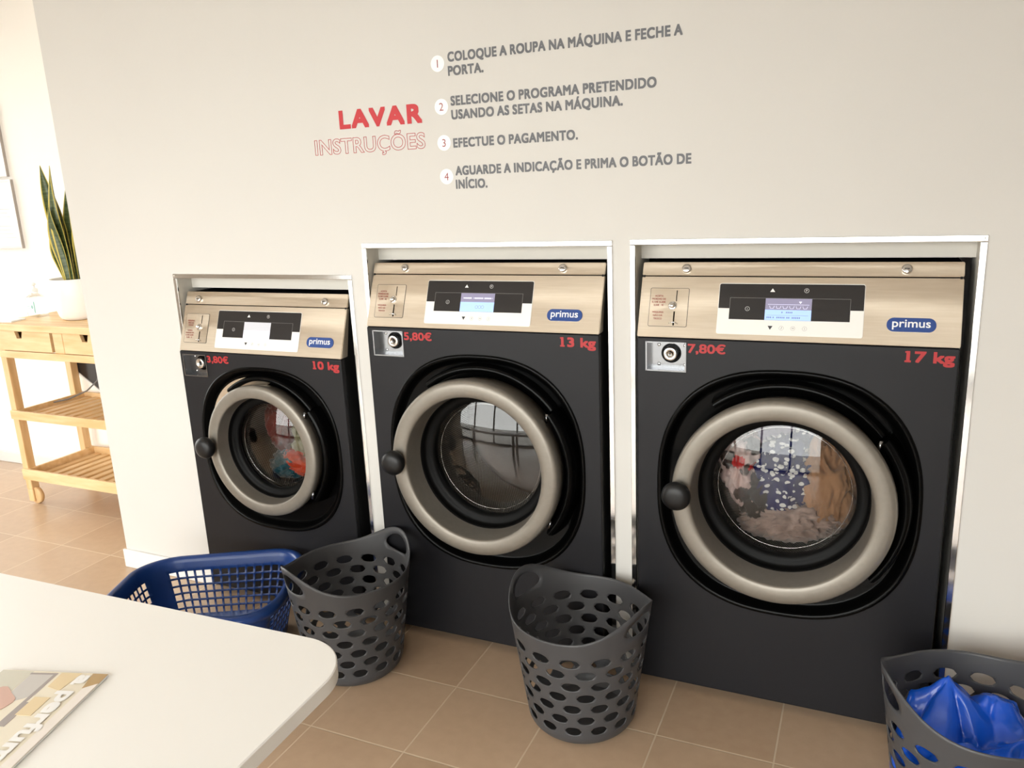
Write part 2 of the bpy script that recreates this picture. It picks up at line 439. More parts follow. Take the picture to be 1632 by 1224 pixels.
# aluminium edging round each niche + boards inside
for i, (a, b, z) in enumerate(NICHES):
    mb = MB(); p = 0.005
    mb.box(a, b, -p, 0.002, z-TW, z, 0.0012)
    mb.box(a, a+TW, -p, 0.002, 0.0, z-TW-0.0008, 0.0012); mb.box(b-TW, b, -p, 0.002, 0.0, z-TW-0.0008, 0.0012)
    for xx in (a+TW/2, b-TW/2): mb.lathe([(0.0022, p), (0.0018, p+0.0008), (0.0003, p+0.001)], 10, (lambda X: lambda u, v, h: Vector((X+u, -h, z-TW/2+v)))(xx))
    struct(mb.build('trim_%d' % (i+1), M['alu']))
    mb = MB()
    mb.box(a+0.004, a+TW-0.001, 0.0025, 0.165, 0.0, z-0.006); mb.box(b-TW+0.001, b-0.004, 0.0025, 0.165, 0.0, z-0.006)
    mb.box(a+0.004, b-0.004, 0.0025, 0.165, z-0.010, z-0.004)
    mb.box(a+TW-0.001, b-TW+0.001, 0.072, 0.092, z-0.062, z-0.010)
    struct(mb.build('trim_%d' % (i+4), M['board']))
# outside
mb = MB(); mb.box(-30, 30, -40, RY0-0.1, -0.2, -0.06); mb.box(-30, RX0-0.1, RY0-0.1, 20, -0.2, -0.06)
struct(mb.build('ground', M['pave'], fix=False))

# ------------------------------------------------------------------ lettering on the wall
wf = wallfr(0.0)
t = thing('wall_lettering', 'red LAVAR heading with outlined INSTRUÇÕES under it on wall', 'sign', (-0.77, 0, 1.72))
def shift(o, t):            # child given in world coordinates under an unrotated Empty
    o.data.transform(Matrix.Translation(-Vector(t.location))); return o
o = text_obj('heading', 'LAVAR', -0.874, -0.560, 1.797, 0.059, wf, M['vinyl_red'], t, bold=0.048, spacing=1.2); shift(o, t); o['label'] = 'bold red heading'
o = text_obj('subheading', 'INSTRUÇÕES', -0.982, -0.555, 1.7215, 0.0455, wf, M['vinyl_red'], t, bold=0.02, outline=0.012, spacing=1.05, h=0.0005); shift(o, t); o['label'] = 'thin red outlined letters'
STEPS = [
 (1, (-0.4945, 1.9645), [('COLOQUE A ROUPA NA MÁQUINA E FECHE A', -0.459, 0.255, 1.966), ('PORTA.', -0.460, -0.340, 1.926)], 'grey wall lettering about closing the door beside circled number 1'),
 (2, (-0.490, 1.839), [('SELECIONE O PROGRAMA PRETENDIDO', -0.457, 0.184, 1.8395), ('USANDO AS SETAS NA MÁQUINA.', -0.457, 0.088, 1.799)], 'grey wall lettering about choosing the programme beside circled number 2'),
 (3, (-0.488, 1.732), [('EFECTUE O PAGAMENTO.', -0.456, -0.047, 1.7155)], 'single grey line of wall lettering about payment beside circled number 3'),
 (4, (-0.486, 1.630), [('AGUARDE A INDICAÇÃO E PRIMA O BOTÃO DE', -0.454, 0.282, 1.632), ('INÍCIO.', -0.455, -0.345, 1.591)], 'lowest grey wall lettering about the start button beside circled number 4'),
]
for num, (cx, cz), lines, lab in STEPS:
    t = thing('instruction_lettering', lab, 'sign', (cx, 0, cz), group='numbered instructions on the wall')
    mb = MB(); mb.prism(circ(cx, cz, 0.0235, 40), 0.0, 0.0012, wf); b = shift(mb.build('number_disc', M['vinyl_white'], t), t)
    b['label'] = 'white disc'
    shift(text_obj('numeral', str(num), None, None, cz-0.0115, 0.023, wf, mat('numeral_red', (150, 70, 76), 0.5) if num == 1 else bpy.data.materials['numeral_red'], b, center=cx, h=0.0018), t)
    mb = MB()
    for body, x0, x1, zb in lines: text_on(mb, body, x0, x1, zb, 0.0285, wf, bold=0.036, spacing=1.1, wspace=0.85)
    shift(mb.build('lettering', M['vinyl_grey'], t, fix=False), t)

# ------------------------------------------------------------------ washing machines
def superell(a, b, n, N, cx=0, cz=0):
    out = []
    for i in range(N):
        th = 2*PI*i/N; c, s = math.cos(th), math.sin(th)
        r = (abs(c/a)**n+abs(s/b)**n)**(-1.0/n)
        out.append((cx+r*c, cz+r*s))
    return out
YF = -0.05     # front face
def loft(mb, rings, mi=0, smooth=True):
    n = len(rings[0]); verts = [p for r in rings for p in r]
    mb.add(verts, [[j*n+i, j*n+(i+1) % n, (j+1)*n+(i+1) % n, (j+1)*n+i] for j in range(len(rings)-1) for i in range(n)], mi, smooth)
def machine(label, x0, Wd, zb, zt, c, s, sur, coin_x, disp_x, badge_x, knob_x, price, cap, order, screen, small=False):
    t = thing('washing_machine', label, 'washing machine', (x0, 0, 0), group='coin washing machines set in the wall')
    cx, cz = c; zt_y = 0.03
    L = math.hypot(zt_y-YF, zt-zb); ey, ez = (zt_y-YF)/L, (zt-zb)/L
    fp = lambda u, v, h: Vector((u, YF+ey*v-ez*h, zb+ez*v+ey*h))      # on the tilted control panel
    ff = lambda u, v, h: Vector((u, YF-h, v))                          # on the front panel
    fd = lambda u, v, h: Vector((cx+u, YF-h, cz+v))                    # round the door axis
    # cabinet shell
    mb = MB()
    prof = [(YF+0.004, 0.045), (YF+0.004, zb-0.002), (zt_y-0.004, zt-0.012), (zt_y+0.02, zt-0.004), (0.68, zt-0.004), (0.68, 0.045)]
    for xa, xb in ((0.003, 0.009), (Wd-0.009, Wd-0.003)):
        n = len(prof)
        mb.add([(xa, y, z) for y, z in prof]+[(xb, y, z) for y, z in prof], [[i, (i+1) % n, n+(i+1) % n, n+i] for i in range(n)]+[list(range(n)), [n+i for i in range(n)][::-1]])
    mb.box(0.009, Wd-0.009, zt_y+0.02, 0.68, zt-0.012, zt-0.004); mb.box(0.009, Wd-0.009, 0.672, 0.68, 0.045, zt-0.012)
    mb.box(0.009, Wd-0.009, 0.0, 0.672, 0.045, 0.055); mb.box(0.02, Wd-0.02, 0.01, 0.66, 0.0, 0.045)
    mb.build('cabinet', M['black_side'], t)
    # front panel with door opening and coin box opening
    bx0, bx1, bz0, bz1 = coin_x[0], coin_x[0]+0.113, zb-0.096, zb-0.014
    mb = MB(); mb.box(0, Wd, YF, YF+0.022, 0.033, zb-0.001, 0.004, 3); fpn = mb.build('front_panel', M['charcoal'], t)
    a, b, nn = sur
    cut = MB(); cut.prism(superell(a-0.004, b-0.004, nn, 96, cx, sur_z(cz)), -0.05, 0.02, ff); c1 = cut.build('c', M['charcoal'], t)
    cut = MB(); cut.box(bx0, bx1, YF-0.02, YF+0.05, bz0, bz1); c2 = cut.build('c', M['charcoal'], t)
    boolean_cut(fpn, [c1, c2])
    # black recessed door surround
    N = 96; sz = sur_z(cz)
    R = lambda da, h: [ff(u, v, h) for u, v in superell(a+da, b+da, nn, N, cx, sz)]
    mb = MB(); hr = 0.222*s
    hole = [ff(cx+hr*math.cos(2*PI*i/N), cz+hr*math.sin(2*PI*i/N), -0.032) for i in range(N)]
    hole2 = [ff(cx+hr*math.cos(2*PI*i/N), cz+hr*math.sin(2*PI*i/N), -0.075) for i in range(N)]
    mid = [ff(cx+0.3*s*math.cos(2*PI*i/N), cz+0.3*s*math.sin(2*PI*i/N), -0.03) for i in range(N)]
    loft(mb, [R(0.002, 0.0), R(0.0005, 0.004), R(-0.006, 0.0055), R(-0.012, 0.003), R(-0.016, -0.004), R(-0.024, -0.020), R(-0.028, -0.0255), R(-0.031, -0.0265), R(-0.036, -0.0272), mid, hole, hole2])
    so = mb.build('door_surround', M['gloss_black'], t)
    # raised bumper arc above the door
    mb = MB(); mb.lathe([(0.302*s, -0.028), (0.306*s, 0.004), (0.316*s, 0.010), (0.326*s, 0.002), (0.331*s, -0.029)], 40, fd, 0, math.radians(38), math.radians(128), caps=True)
    mb.build('bumper', M['gloss_black'], so)
    if small:
        mb = MB(); k = 40; inner = []; outer = []
        for i in range(k+1):
            th = math.radians(82+ (205-82)*i/k); cs, sn = math.cos(th), math.sin(th)
            w = math.sin(PI*i/k)**0.5
            ro = (abs(cs/(a-0.038))**nn+abs(sn/(b-0.038))**nn)**(-1/nn)
            ri = 0.245*s
            ri = ro-(ro-ri)*w
            outer.append((ro*cs, ro*sn)); inner.append((ri*cs, ri*sn))
        vt = [fd(u, v+sz-cz, -0.017) for u, v in outer]+[fd(u, v+(sz-cz), -0.0225) for u, v in inner]
        mb.add(vt, [[i, i+1, k+2+i, k+1+i] for i in range(k)]); o = mb.build('steel_crescent', M['steel'], so); o['label'] = 'beige steel crescent behind the door ring'
    # door ring
    S_ = lambda pr: [(r*s, h*(0.5+0.5*s)) for r, h in pr]
    kp = 1.0 if small else 1.45                    # how far the ring stands out
    K_ = lambda pr: S_([(r, -0.018+(h+0.018)*kp) for r, h in pr])
    mb = MB(); mb.lathe(K_([(0.275, -0.022), (0.284, -0.018), (0.288, 0.01), (0.296, 0.028), (0.2985, 0.040), (0.2975, 0.049), (0.2955, 0.0553), (0.291, 0.0588), (0.281, 0.0606), (0.268, 0.0611), (0.256, 0.0605), (0.247, 0.0590), (0.2435, 0.0573), (0.2420, 0.0548), (0.2410, 0.0500), (0.2392, 0.040), (0.2365, 0.020), (0.2342, 0.004), (0.2338, 0.002)]), 96, fd)
    door = mb.build('door', M['silver'], t); door['label'] = 'silver porthole door ring'
    mb = MB(); mb.lathe(K_([(0.2348, 0.0035), (0.2320, 0.0025), (0.2300, -0.004), (0.2280, -0.010), (0.223, -0.0135), (0.214, -0.014), (0.204, -0.0165), (0.198, -0.020), (0.1965, -0.026), (0.199, -0.037)]), 96, fd)
    mb.build('gasket', M['rubber'], door)
    mb = MB(); Rg = 0.1985
    gp = []
    for i in range(15):
        q = i/14; gp.append((max(0.0004, Rg*q), -0.024+0.026*(1-q*q)))
    mb.lathe(S_(gp), 96, fd); mb.build('porthole_glass', M['door_glass'], door)
    mb = MB(); mb.lathe(S_([(0.1865, -0.046), (0.1855, -0.0445), (0.1845, -0.046), (0.1855, -0.0475), (0.1865, -0.046)]), 96, fd); mb.build('inner_glass_rim', M['chrome'], door)
    # knob at the left of the ring
    kx = -0.274*s; fk = lambda u, v, h: Vector((cx+kx+u, YF-h-(kp-1)*0.075, cz+0.008*s+v))
    mb = MB(); mb.lathe([(0.014, 0.05), (0.014, 0.066), (0.030, 0.070), (0.039, 0.078), (0.042, 0.088), (0.041, 0.098), (0.036, 0.106), (0.024, 0.1115), (0.010, 0.113), (0.0006, 0.1132)], 40, fk)
    mb.build('door_knob', M['knob'], door)
    # hinge block and pins on the right
    mb = MB(); aa = math.radians(40)
    mb.lathe(K_([(0.292, -0.028), (0.304, 0.012), (0.312, 0.030), (0.322, 0.032), (0.332, 0.020), (0.338, -0.002), (0.342, -0.028)]), 32, fd, 0, -aa, aa*0.92, caps=True)
    hg = mb.build('hinge', M['gloss_black'], door)
    for sg in (-1, 1):
        ang = sg*math.radians(36); px, pz = 0.303*s*math.cos(ang), 0.303*s*math.sin(ang)
        q = math.radians(10)
        p0 = fd(px-0.004, pz-0.014, 0.034); p1 = fd(px+0.002, pz+0.014, 0.034)
        mb = MB(); mb.tube([p0, p1], 0.0055, 12)
        mb.build('hinge_pin', M['zinc'], door)
    # drum
    mb = MB(); dr, dy0, dy1 = 0.292*s, 0.035, 0.035+0.37*s
    n = 96; uvl = mb.bm.loops.layers.uv.new('UVMap')
    ys = [dy0, dy0+(dy1-dy0)*0.5, dy1]
    vs, fs = mb.add([(cx+dr*math.cos(2*PI*i/n), y, cz+dr*math.sin(2*PI*i/n)) for y in ys for i in range(n)], [[j*n+i, j*n+(i+1) % n, (j+1)*n+(i+1) % n, (j+1)*n+i] for j in range(2) for i in range(n)], 0, True)
    pitch = 0.014
    for f in fs:
        idx = f.index
    fi = 0
    for j in range(2):
        for i in range(n):
            f = fs[fi]; fi += 1
            us = [i, i+1, i+1, i]; js = [j, j, j+1, j+1]
            for lp, uu, jj in zip(f.loops, us, js): lp[uvl].uv = (uu/n*2*PI*dr/pitch/0.62, (ys[jj]-dy0)/pitch)
    mb.lathe([(0.213*s, 0.02), (0.214*s, 0.03), (0.225*s, 0.035), (dr, 0.035)], 96, lambda u, v, h: Vector((cx+u, h, cz+v)), 1)
    mb.lathe([(dr, dy1), (dr-0.012, dy1-0.006), (dr-0.02, dy1+0.004), (0.16*s, dy1+0.012), (0.05*s, dy1+0.004), (0.0005, dy1+0.004)], 96, lambda u, v, h: Vector((cx+u, h, cz+v)), 1)
    drum = mb.build('drum', [M['drum'], M['drum_back']], t, fix=False)
    # control panel: folded steel sheet, with a separate strip along its top
    def sheet(v0, v1):
        q = MB()
        pa, pb = fp(0, v0, 0), fp(0, v1, 0)
        d0 = 0.036*(1-v0/L)+0.006; d1 = 0.036*(1-v1/L)+0.006
        pr = [(pa.y, pa.z), (pb.y, pb.z), (pb.y+d1, pb.z-0.001), (pa.y+d0, pa.z+0.001)]
        q.add([(x, y, z) for x in (0, Wd) for y, z in pr], [[0, 1, 2, 3], [7, 6, 5, 4]]+[[i, (i+1) % 4, 4+(i+1) % 4, 4+i] for i in range(4)])
        bmesh.ops.recalc_face_normals(q.bm, faces=q.bm.faces[:])
        bmesh.ops.bevel(q.bm, geom=q.bm.edges[:], offset=0.002, segments=2, affect='EDGES')
        return q
    cp = sheet(0.0015, 0.1805).build('control_panel', M['steel'], t)
    ts = sheet(0.1835, L).build('top_strip', M['steel'], t)
    for kxx in knob_x:
        f_ = (lambda X: lambda u, v, h: fp(X+u, 0.204+v, h))(kxx)
        mb = MB(); mb.lathe([(0.0135, -0.001), (0.0135, 0.004), (0.0115, 0.0075), (0.0095, 0.0085), (0.0004, 0.0088)], 28, f_)
        lk = mb.build('cam_lock', M['chrome'], ts)
        mb = MB(); mb.box(-0.006, 0.006, -0.0012, 0.0012, 0.0085, 0.0094, xf=lambda c_: f_(c_.x, c_.y, c_.z)); mb.build('key_slot', M['print_dark'], lk)
    # coin plate
    ca, cb = coin_x[0], coin_x[1]
    def strip(q, x0_, x1_, v0_, v1_, h0=0.0, h1=0.0009, mi=0): q.prism([(x0_, v0_), (x1_, v0_), (x1_, v1_), (x0_, v1_)], h0, h1, fp, mi)
    mb = MB(); mb.prism(rrect(ca, cb, 0.033, 0.147, 0.005), -0.0005, 0.0009, fp, 0); mb.prism(rrect(ca+0.0012, cb-0.0012, 0.0342, 0.1458, 0.004), 0.0, 0.0012, fp, 1)
    plate = mb.build('coin_plate', [M['print_dark'], M['steel']], cp)
    sx = cb-0.035
    mb = MB(); strip(mb, sx-0.0012, sx+0.0012, 0.108, 0.140, 0.001, 0.0018); mb.build('coin_slot', M['gloss_black'], plate)
    mb = MB(); strip(mb, sx-0.0055, sx-0.0015, 0.037, 0.078, 0.001, 0.0018); mb.build('return_slot', M['gloss_black'], plate)
    fb = lambda u, v, h: fp(sx-0.010+u, 0.095+v, h)
    mb = MB(); mb.lathe([(0.0125, 0.0), (0.0125, 0.003), (0.0105, 0.005), (0.0085, 0.004)], 28, fb); mb.lathe([(0.0085, 0.003), (0.0085, 0.008), (0.0065, 0.011), (0.003, 0.0125), (0.0004, 0.0127)], 28, fb); mb.build('reject_button', M['chrome'], plate)
    mb = MB(); mb.tube([fp(sx-0.0165, 0.0425, 0.002), fp(sx-0.010, 0.0445, 0.007), fp(sx-0.0035, 0.0452, 0.009), fp(sx+0.003, 0.0445, 0.007), fp(sx+0.009, 0.0415, 0.002)], 0.0018, 10); mb.build('return_lever', M['chrome'], plate)
    mb = MB(); tx = ca+0.027
    A = ['ACEITA', 'MOEDAS DE', '0,10€ 0,20€', '0,50€  1€']; B = ['MÁQUINA', 'NÃO DÁ', 'TROCO']
    if order == 0: rows = list(zip(A+B, [0.1205, 0.1115, 0.1025, 0.0935, 0.0725, 0.0630, 0.0535]))
    else: rows = list(zip(B+A, [0.1165, 0.1075, 0.0985, 0.078, 0.069, 0.060, 0.051]))
    for body, v in rows: text_on(mb, body, None, None if body not in ('MOEDAS DE', '0,10€ 0,20€') else 0.040, v, 0.0052, fp, bold=0.02, h=0.0016, center=tx)
    mb.build('coin_lettering', M['coin_red'], plate, fix=False)
    # display
    dx0, dx1 = disp_x
    mb = MB(); mb.prism(rrect(dx0, dx1, 0.018, 0.163, 0.006), -0.0005, 0.0014, fp, 0, bev=0.0006)
    dp = mb.build('display_panel', M['disp_white'], cp)
    wv = dx1-dx0; q = wv/0.38
    X = lambda r: dx0+r*q
    mb = MB(); mb.prism([(X(0.0015), 0.091), (X(0.3785), 0.091)]+[p for p in rrect(X(0.0015), X(0.3785), 0.05, 0.161, 0.005) if p[1] > 0.1], 0.001, 0.0018, fp)
    mb.prism([(X(0.032), 0.060), (X(0.346), 0.060), (X(0.346), 0.0921), (X(0.032), 0.0921)], 0.001, 0.0018, fp)
    pn = mb.build('dark_window', M['disp_black'], dp)
    mb = MB()
    for (u0, u1, v0, v1) in ((0.032, 0.346, 0.1210, 0.1219), (0.032, 0.0330, 0.091, 0.1215), (0.345, 0.346, 0.091, 0.1215)): mb.prism([(X(u0), v0), (X(u1), v0), (X(u1), v1), (X(u0), v1)], 0.0018, 0.0021, fp)
    mb.build('window_outline', M['print_grey'], dp)
    # lcd
    mid_v = {'list': 0.089, 'price': 0.092, 'pale': 0.090}[screen]
    mats_ = {'list': [M['lcd_blue'], M['lcd_lilac']], 'price': [M['lcd_blue'], M['lcd_lilac']], 'pale': [M['lcd_pale'], M['lcd_grey']]}[screen]
    mb = MB()
    for k_, (v0, v1) in enumerate(((0.0603, mid_v), (mid_v, 0.1207))): mb.prism([(X(0.1285), v0), (X(0.2490), v0), (X(0.2490), v1), (X(0.1285), v1)], 0.0018, 0.0024, fp, k_)
    sco = mb.build('screen', mats_, dp)
    mb = MB()
    if screen == 'list':
        strip(mb, X(0.135), X(0.243), 0.1035, 0.1043, 0.0024, 0.0026)
        mb.prism([(X(0.2155), 0.113), (X(0.224), 0.113), (X(0.21975), 0.1065)], 0.0024, 0.0026, fp)
        for k_ in range(6):
            u = 0.140+k_*0.0173
            for pts in ([(u, 0.100), (u+0.002, 0.093)], [(u+0.002, 0.093), (u+0.010, 0.093)], [(u+0.010, 0.093), (u+0.0125, 0.100)]):
                (ua, va), (ub, vb) = pts; du, dv = ub-ua, vb-va; l = math.hypot(du, dv); ox, oy = -dv/l*0.0004, du/l*0.0004
                mb.prism([(X(ua+ox), va+oy), (X(ub+ox), vb+oy), (X(ub-ox), vb-oy), (X(ua-ox), va-oy)], 0.0024, 0.0026, fp)
        mb.build('screen_symbols', M['lcd_light'], sco)
        mb = MB(); strip(mb, X(0.134), X(0.242), 0.0735, 0.0741, 0.0024, 0.0026)
        for u, w, v in ((0.172, 0.003, 0.080), (0.184, 0.018, 0.080), (0.134, 0.013, 0.0655), (0.150, 0.003, 0.0655), (0.160, 0.022, 0.0655), (0.186, 0.009, 0.0655), (0.200, 0.020, 0.0655)):
            k2 = 0
            while k2*0.0045 < w:
                strip(mb, X(u+k2*0.0045), X(u+k2*0.0045+0.003), v, v+0.0042, 0.0024, 0.0026); k2 += 1
        mb.build('screen_ink', M['lcd_ink'], sco)
    elif screen == 'price':
        for u, w in ((0.138, 0.030), (0.1735, 0.001), (0.178, 0.026), (0.208, 0.001), (0.213, 0.022), (0.241, 0.001)):
            k2 = 0
            while k2*0.0043 < w:
                strip(mb, X(u+k2*0.0043), X(u+k2*0.0043+min(0.003, w)), 0.1025, 0.1068, 0.0024, 0.0026); k2 += 1
        mb.build('screen_symbols', M['lcd_light'], sco)
        mb = MB()
        for k_ in range(3):
            u = 0.188+0.0105*k_; ring2(mb, X(u), 0.076, 0.0052, 0.0044, fp, 0.0024, 0.0026)
        mb.build('screen_ink', M['lcd_ink'], sco)
    # keys
    mb = MB(); mb.prism([(X(0.1385), 0.139), (X(0.1515), 0.139), (X(0.145), 0.149)], 0.0018, 0.0022, fp); mb.build('up_arrow', M['print_white'], dp)
    mb = MB(); ring2(mb, X(0.2335), 0.1435, 0.0062, 0.0054, fp, 0.0018, 0.0022); text_on(mb, 'P', None, None, 0.1406, 0.0058, fp, bold=0.01, h=0.0023, center=X(0.2337)); mb.build('programme_key', M['print_white'], dp, fix=False)
    mb = MB(); ring2(mb, X(0.081), 0.0905, 0.0062, 0.0054, fp, 0.0018, 0.0022); text_on(mb, 'i', None, None, 0.0876, 0.0058, fp, bold=0.02, h=0.0023, center=X(0.081))
    mb.build('info_key', M['print_white'], dp, fix=False)
    mb = MB(); mb.prism([(X(0.1385), 0.044), (X(0.1515), 0.044), (X(0.145), 0.033)], 0.0014, 0.0018, fp)
    mb.build('down_arrow', M['print_dark'], dp)
    mb = MB(); ring2(mb, X(0.1745), 0.0385, 0.0060, 0.0055, fp, 0.0014, 0.0018)
    mb.prism([(X(0.1733), 0.0355), (X(0.1745), 0.0355), (X(0.1763), 0.0420), (X(0.1751), 0.0420)], 0.0014, 0.0018, fp)
    mb.build('start_key', M['print_grey'], dp)
    mb = MB(); ring2(mb, X(0.2045), 0.0385, 0.0060, 0.0055, fp, 0.0014, 0.0018)
    mb.prism([(X(0.2015), 0.0375), (X(0.2075), 0.0375), (X(0.2075), 0.0383), (X(0.2015), 0.0383)], 0.0014, 0.0018, fp); mb.prism([(X(0.2015), 0.0393), (X(0.2075), 0.0393), (X(0.2075), 0.0401), (X(0.2015), 0.0401)], 0.0014, 0.0018, fp)
    mb.build('advance_key', M['print_grey'], dp)
    mb = MB(); ring2(mb, X(0.2345), 0.0385, 0.0060, 0.0055, fp, 0.0014, 0.0018)
    mb.prism([(X(0.2341), 0.0355), (X(0.2349), 0.0355), (X(0.2349), 0.0415), (X(0.2341), 0.0415)], 0.0014, 0.0018, fp)
    mb.build('stop_key', M['print_grey'], dp)
    # badge
    ba, bb = badge_x
    mb = MB(); mb.prism(rrect(ba, bb, 0.0385, 0.0755, 0.0175, 10), 0.0, 0.003, fp, 0, bev=0.0012); bd = mb.build('badge', M['badge_blue'], cp); bd['label'] = 'blue oval badge with white letters'
    mb = MB(); text_on(mb, 'primus', ba+0.013, bb-0.013, 0.0505, 0.0215, fp, bold=0.012, h=0.0035); mb.build('badge_lettering', M['print_white'], bd, fix=False)
    # coin drawer recess
    mb = MB(); dpth = 0.030
    mb.box(bx0+0.0005, bx1-0.0005, YF+dpth, YF+dpth+0.001, bz0+0.0005, bz1-0.0005)
    e_ = 0.0012
    for (xa, xb, za, zb_) in ((bx0, bx0+e_, bz0, bz1), (bx1-e_, bx1, bz0, bz1), (bx0, bx1, bz0, bz0+e_), (bx0, bx1, bz1-e_, bz1)): mb.box(xa, xb, YF-0.0015, YF+dpth, za, zb_)
    w_ = 0.0028
    for (xa, xb, za, zb_) in ((bx0-w_, bx0+e_, bz0-w_, bz1+w_), (bx1-e_, bx1+w_, bz0-w_, bz1+w_), (bx0, bx1, bz0-w_, bz0+e_), (bx0, bx1, bz1-e_, bz1+w_)): mb.box(xa, xb, YF-0.0022, YF-0.0004, za, zb_)
    cbx = mb.build('coin_drawer', M['zinc'], t)
    for rx in (0.030, 0.106):
        for rz in (0.012, 0.070):
            mb = MB(); mb.lathe([(0.0052, 0), (0.0046, 0.0018), (0.0028, 0.0030), (0.0003, 0.0033)], 16, lambda u, v, h: Vector((bx0+rx+u, YF+dpth-h, bz0+rz+v)))
            mb.build('rivet', M['chrome'], cbx)
    fl = lambda u, v, h: Vector((bx0+0.066+u, YF+dpth-h, bz0+0.046+v))
    mb = MB(); mb.lathe([(0.0290, 0.0003), (0.0290, 0.0016), (0.0275, 0.002), (0.0225, 0.0012)], 40, fl, 0); mb.lathe([(0.0225, 0.0008), (0.0205, 0.001)], 40, fl, 0)
    mb.build('lock_collar', M['gloss_black'], cbx)
    mb = MB(); mb.lathe([(0.0215, 0.0005), (0.0212, 0.013), (0.0200, 0.017), (0.0180, 0.0185), (0.0085, 0.0185), (0.0083, 0.0175), (0.0003, 0.0175)], 40, fl)
    lk = mb.build('coin_lock', M['chrome'], cbx)
    mb = MB(); mb.box(-0.0011, 0.0011, -0.0055, 0.0055, 0.0172, 0.0180, xf=lambda c_: fl(c_.x, c_.y, c_.z)); mb.box(-0.0022, 0.0022, -0.002, 0.002, 0.0172, 0.0180, xf=lambda c_: fl(c_.x, c_.y, c_.z)); mb.build('keyhole', M['print_dark'], lk)
    # price and capacity
    o = text_obj('price_lettering', price, bx1+0.007, bx1+0.113, zb-0.0405, 0.0265, ff, M['print_red'], t, bold=0.028, h=0.0008); o['label'] = 'red price lettering'
    o = text_obj('capacity_lettering', cap, Wd-0.121, Wd-0.010, zb-0.0400, 0.0300, ff, M['print_red'], t, bold=0.040, h=0.0008); o['label'] = 'red capacity lettering'
    q = MB(); fx = Wd-0.121
    for (u0, u1, v0, v1) in ((-0.0035, 0.0115, zb-0.0400, zb-0.0352), (-0.0030, 0.0035, zb-0.0150, zb-0.0112)): q.prism([(fx+u0, v0), (fx+u1, v0), (fx+u1, v1), (fx+u0, v1)], 0.0002, 0.0008, ff)
    q.bm.verts.ensure_lookup_table()
    b_ = bmesh.new(); b_.from_mesh(o.data); me_ = bpy.data.meshes.new('serif'); q.bm.to_mesh(me_); b_.from_mesh(me_); b_.to_mesh(o.data); b_.free(); q.bm.free(); bpy.data.meshes.remove(me_)
    return t
def ring2(mb, cx, cy, ro, ri, fr, h0, h1, n=24):
    o_ = circ(cx, cy, ro, n); i_ = circ(cx, cy, ri, n)
    mb.add([fr(u, v, h1) for u, v in o_]+[fr(u, v, h1) for u, v in i_], [[k, (k+1) % n, n+(k+1) % n, n+k] for k in range(n)])
def sur_z(cz): return cz-0.011
machine('dark washing machine priced 7,80€ for 17 kg, the right one with clothes tumbling inside', 0.139, 0.832, 1.149, 1.358, (0.420, 0.709), 1.0, (0.357, 0.371, 2.45), (0.029, 0.142), (0.226, 0.605), (0.660, 0.775), (0.129, 0.700), '7,80€', '17 kg', 0, 'list')
machine('dark washing machine priced 5,80€ for 13 kg, the middle one with an empty drum', -0.803, 0.826, 1.150, 1.357, (0.418, 0.709), 1.0, (0.355, 0.371, 2.45), (0.026, 0.139), (0.222, 0.601), (0.654, 0.768), (0.125, 0.690), '5,80€', '13 kg', 0, 'price')
machine('smaller dark washing machine priced 3,80€ for 10 kg, leftmost in the wall', -1.680, 0.758, 1.028, 1.247, (0.392, 0.668), 0.855, (0.328, 0.322, 2.5), (0.017, 0.132), (0.176, 0.568), (0.603, 0.719), (0.068, 0.662), '3,80€', '10 kg', 1, 'pale', small=True)

# ------------------------------------------------------------------ laundry
def garment(name, label, center, radii, m, seed, amp=0.25, freq=2.2, sub=5, group=None, rot=0.0):
    b = bmesh.new(); bmesh.ops.create_icosphere(b, subdivisions=sub, radius=1.0)
    off = Vector((seed*3.7, seed*1.9, seed*5.3))
    cr, sr = math.cos(rot), math.sin(rot)
    for v in b.verts:
        d = v.co.normalized(); p = d*freq+off
        w = Vector((noise.noise(p+Vector((9, 0, 0))), noise.noise(p+Vector((0, 9, 0))), noise.noise(p+Vector((0, 0, 9)))))
        r = 1.0+amp*(1.0-2.2*abs(noise.noise(p*1.2+w*1.3)))-amp*0.5*abs(noise.noise(p*2.7+w*2))-amp*0.22*abs(noise.noise(p*5.5+w*3))
        q = Vector((d.x*r*radii[0], d.y*r*radii[1], d.z*r*radii[2]))
        v.co = Vector((q.x*cr-q.z*sr, q.y, q.x*sr+q.z*cr))
    for f in b.faces: f.smooth = True
    me = bpy.data.meshes.new(name); b.to_mesh(me); b.free(); me.materials.append(m)
    o = bpy.data.objects.new(name, me); COL.objects.link(o); o.location = center
    return tag(o, label, 'clothes', group)
g3 = 'clothes in the right machine'
X3 = 0.139+0.420; Z3 = 0.703
garment('spotted_garment', 'navy garment with white spots tumbling in the right drum', (X3-0.005, 0.115, Z3+0.010), (0.088, 0.075, 0.125), M['navy_spots'], 1, 0.3, 1.6, group=g3, rot=-0.35)
garment('brown_garment', 'brown crumpled garment at right of the spotted one in drum', (X3+0.118, 0.115, Z3-0.005), (0.070, 0.080, 0.125), M['brown_cloth'], 2, 0.34, 1.7, group=g3, rot=0.12)
pk = garment('pale_garment', 'pale pink garment with dark blotches and red print, left in drum', (X3-0.130, 0.125, Z3+0.025), (0.062, 0.075, 0.120), M['pink_spots'], 3, 0.3, 1.8, group=g3, rot=0.2)
garment('dark_garment', 'near-black garment at lower left in the right drum', (X3-0.080, 0.120, Z3-0.065), (0.055, 0.070, 0.085), M['dark_cloth'], 4, 0.3, 1.6, group=g3)
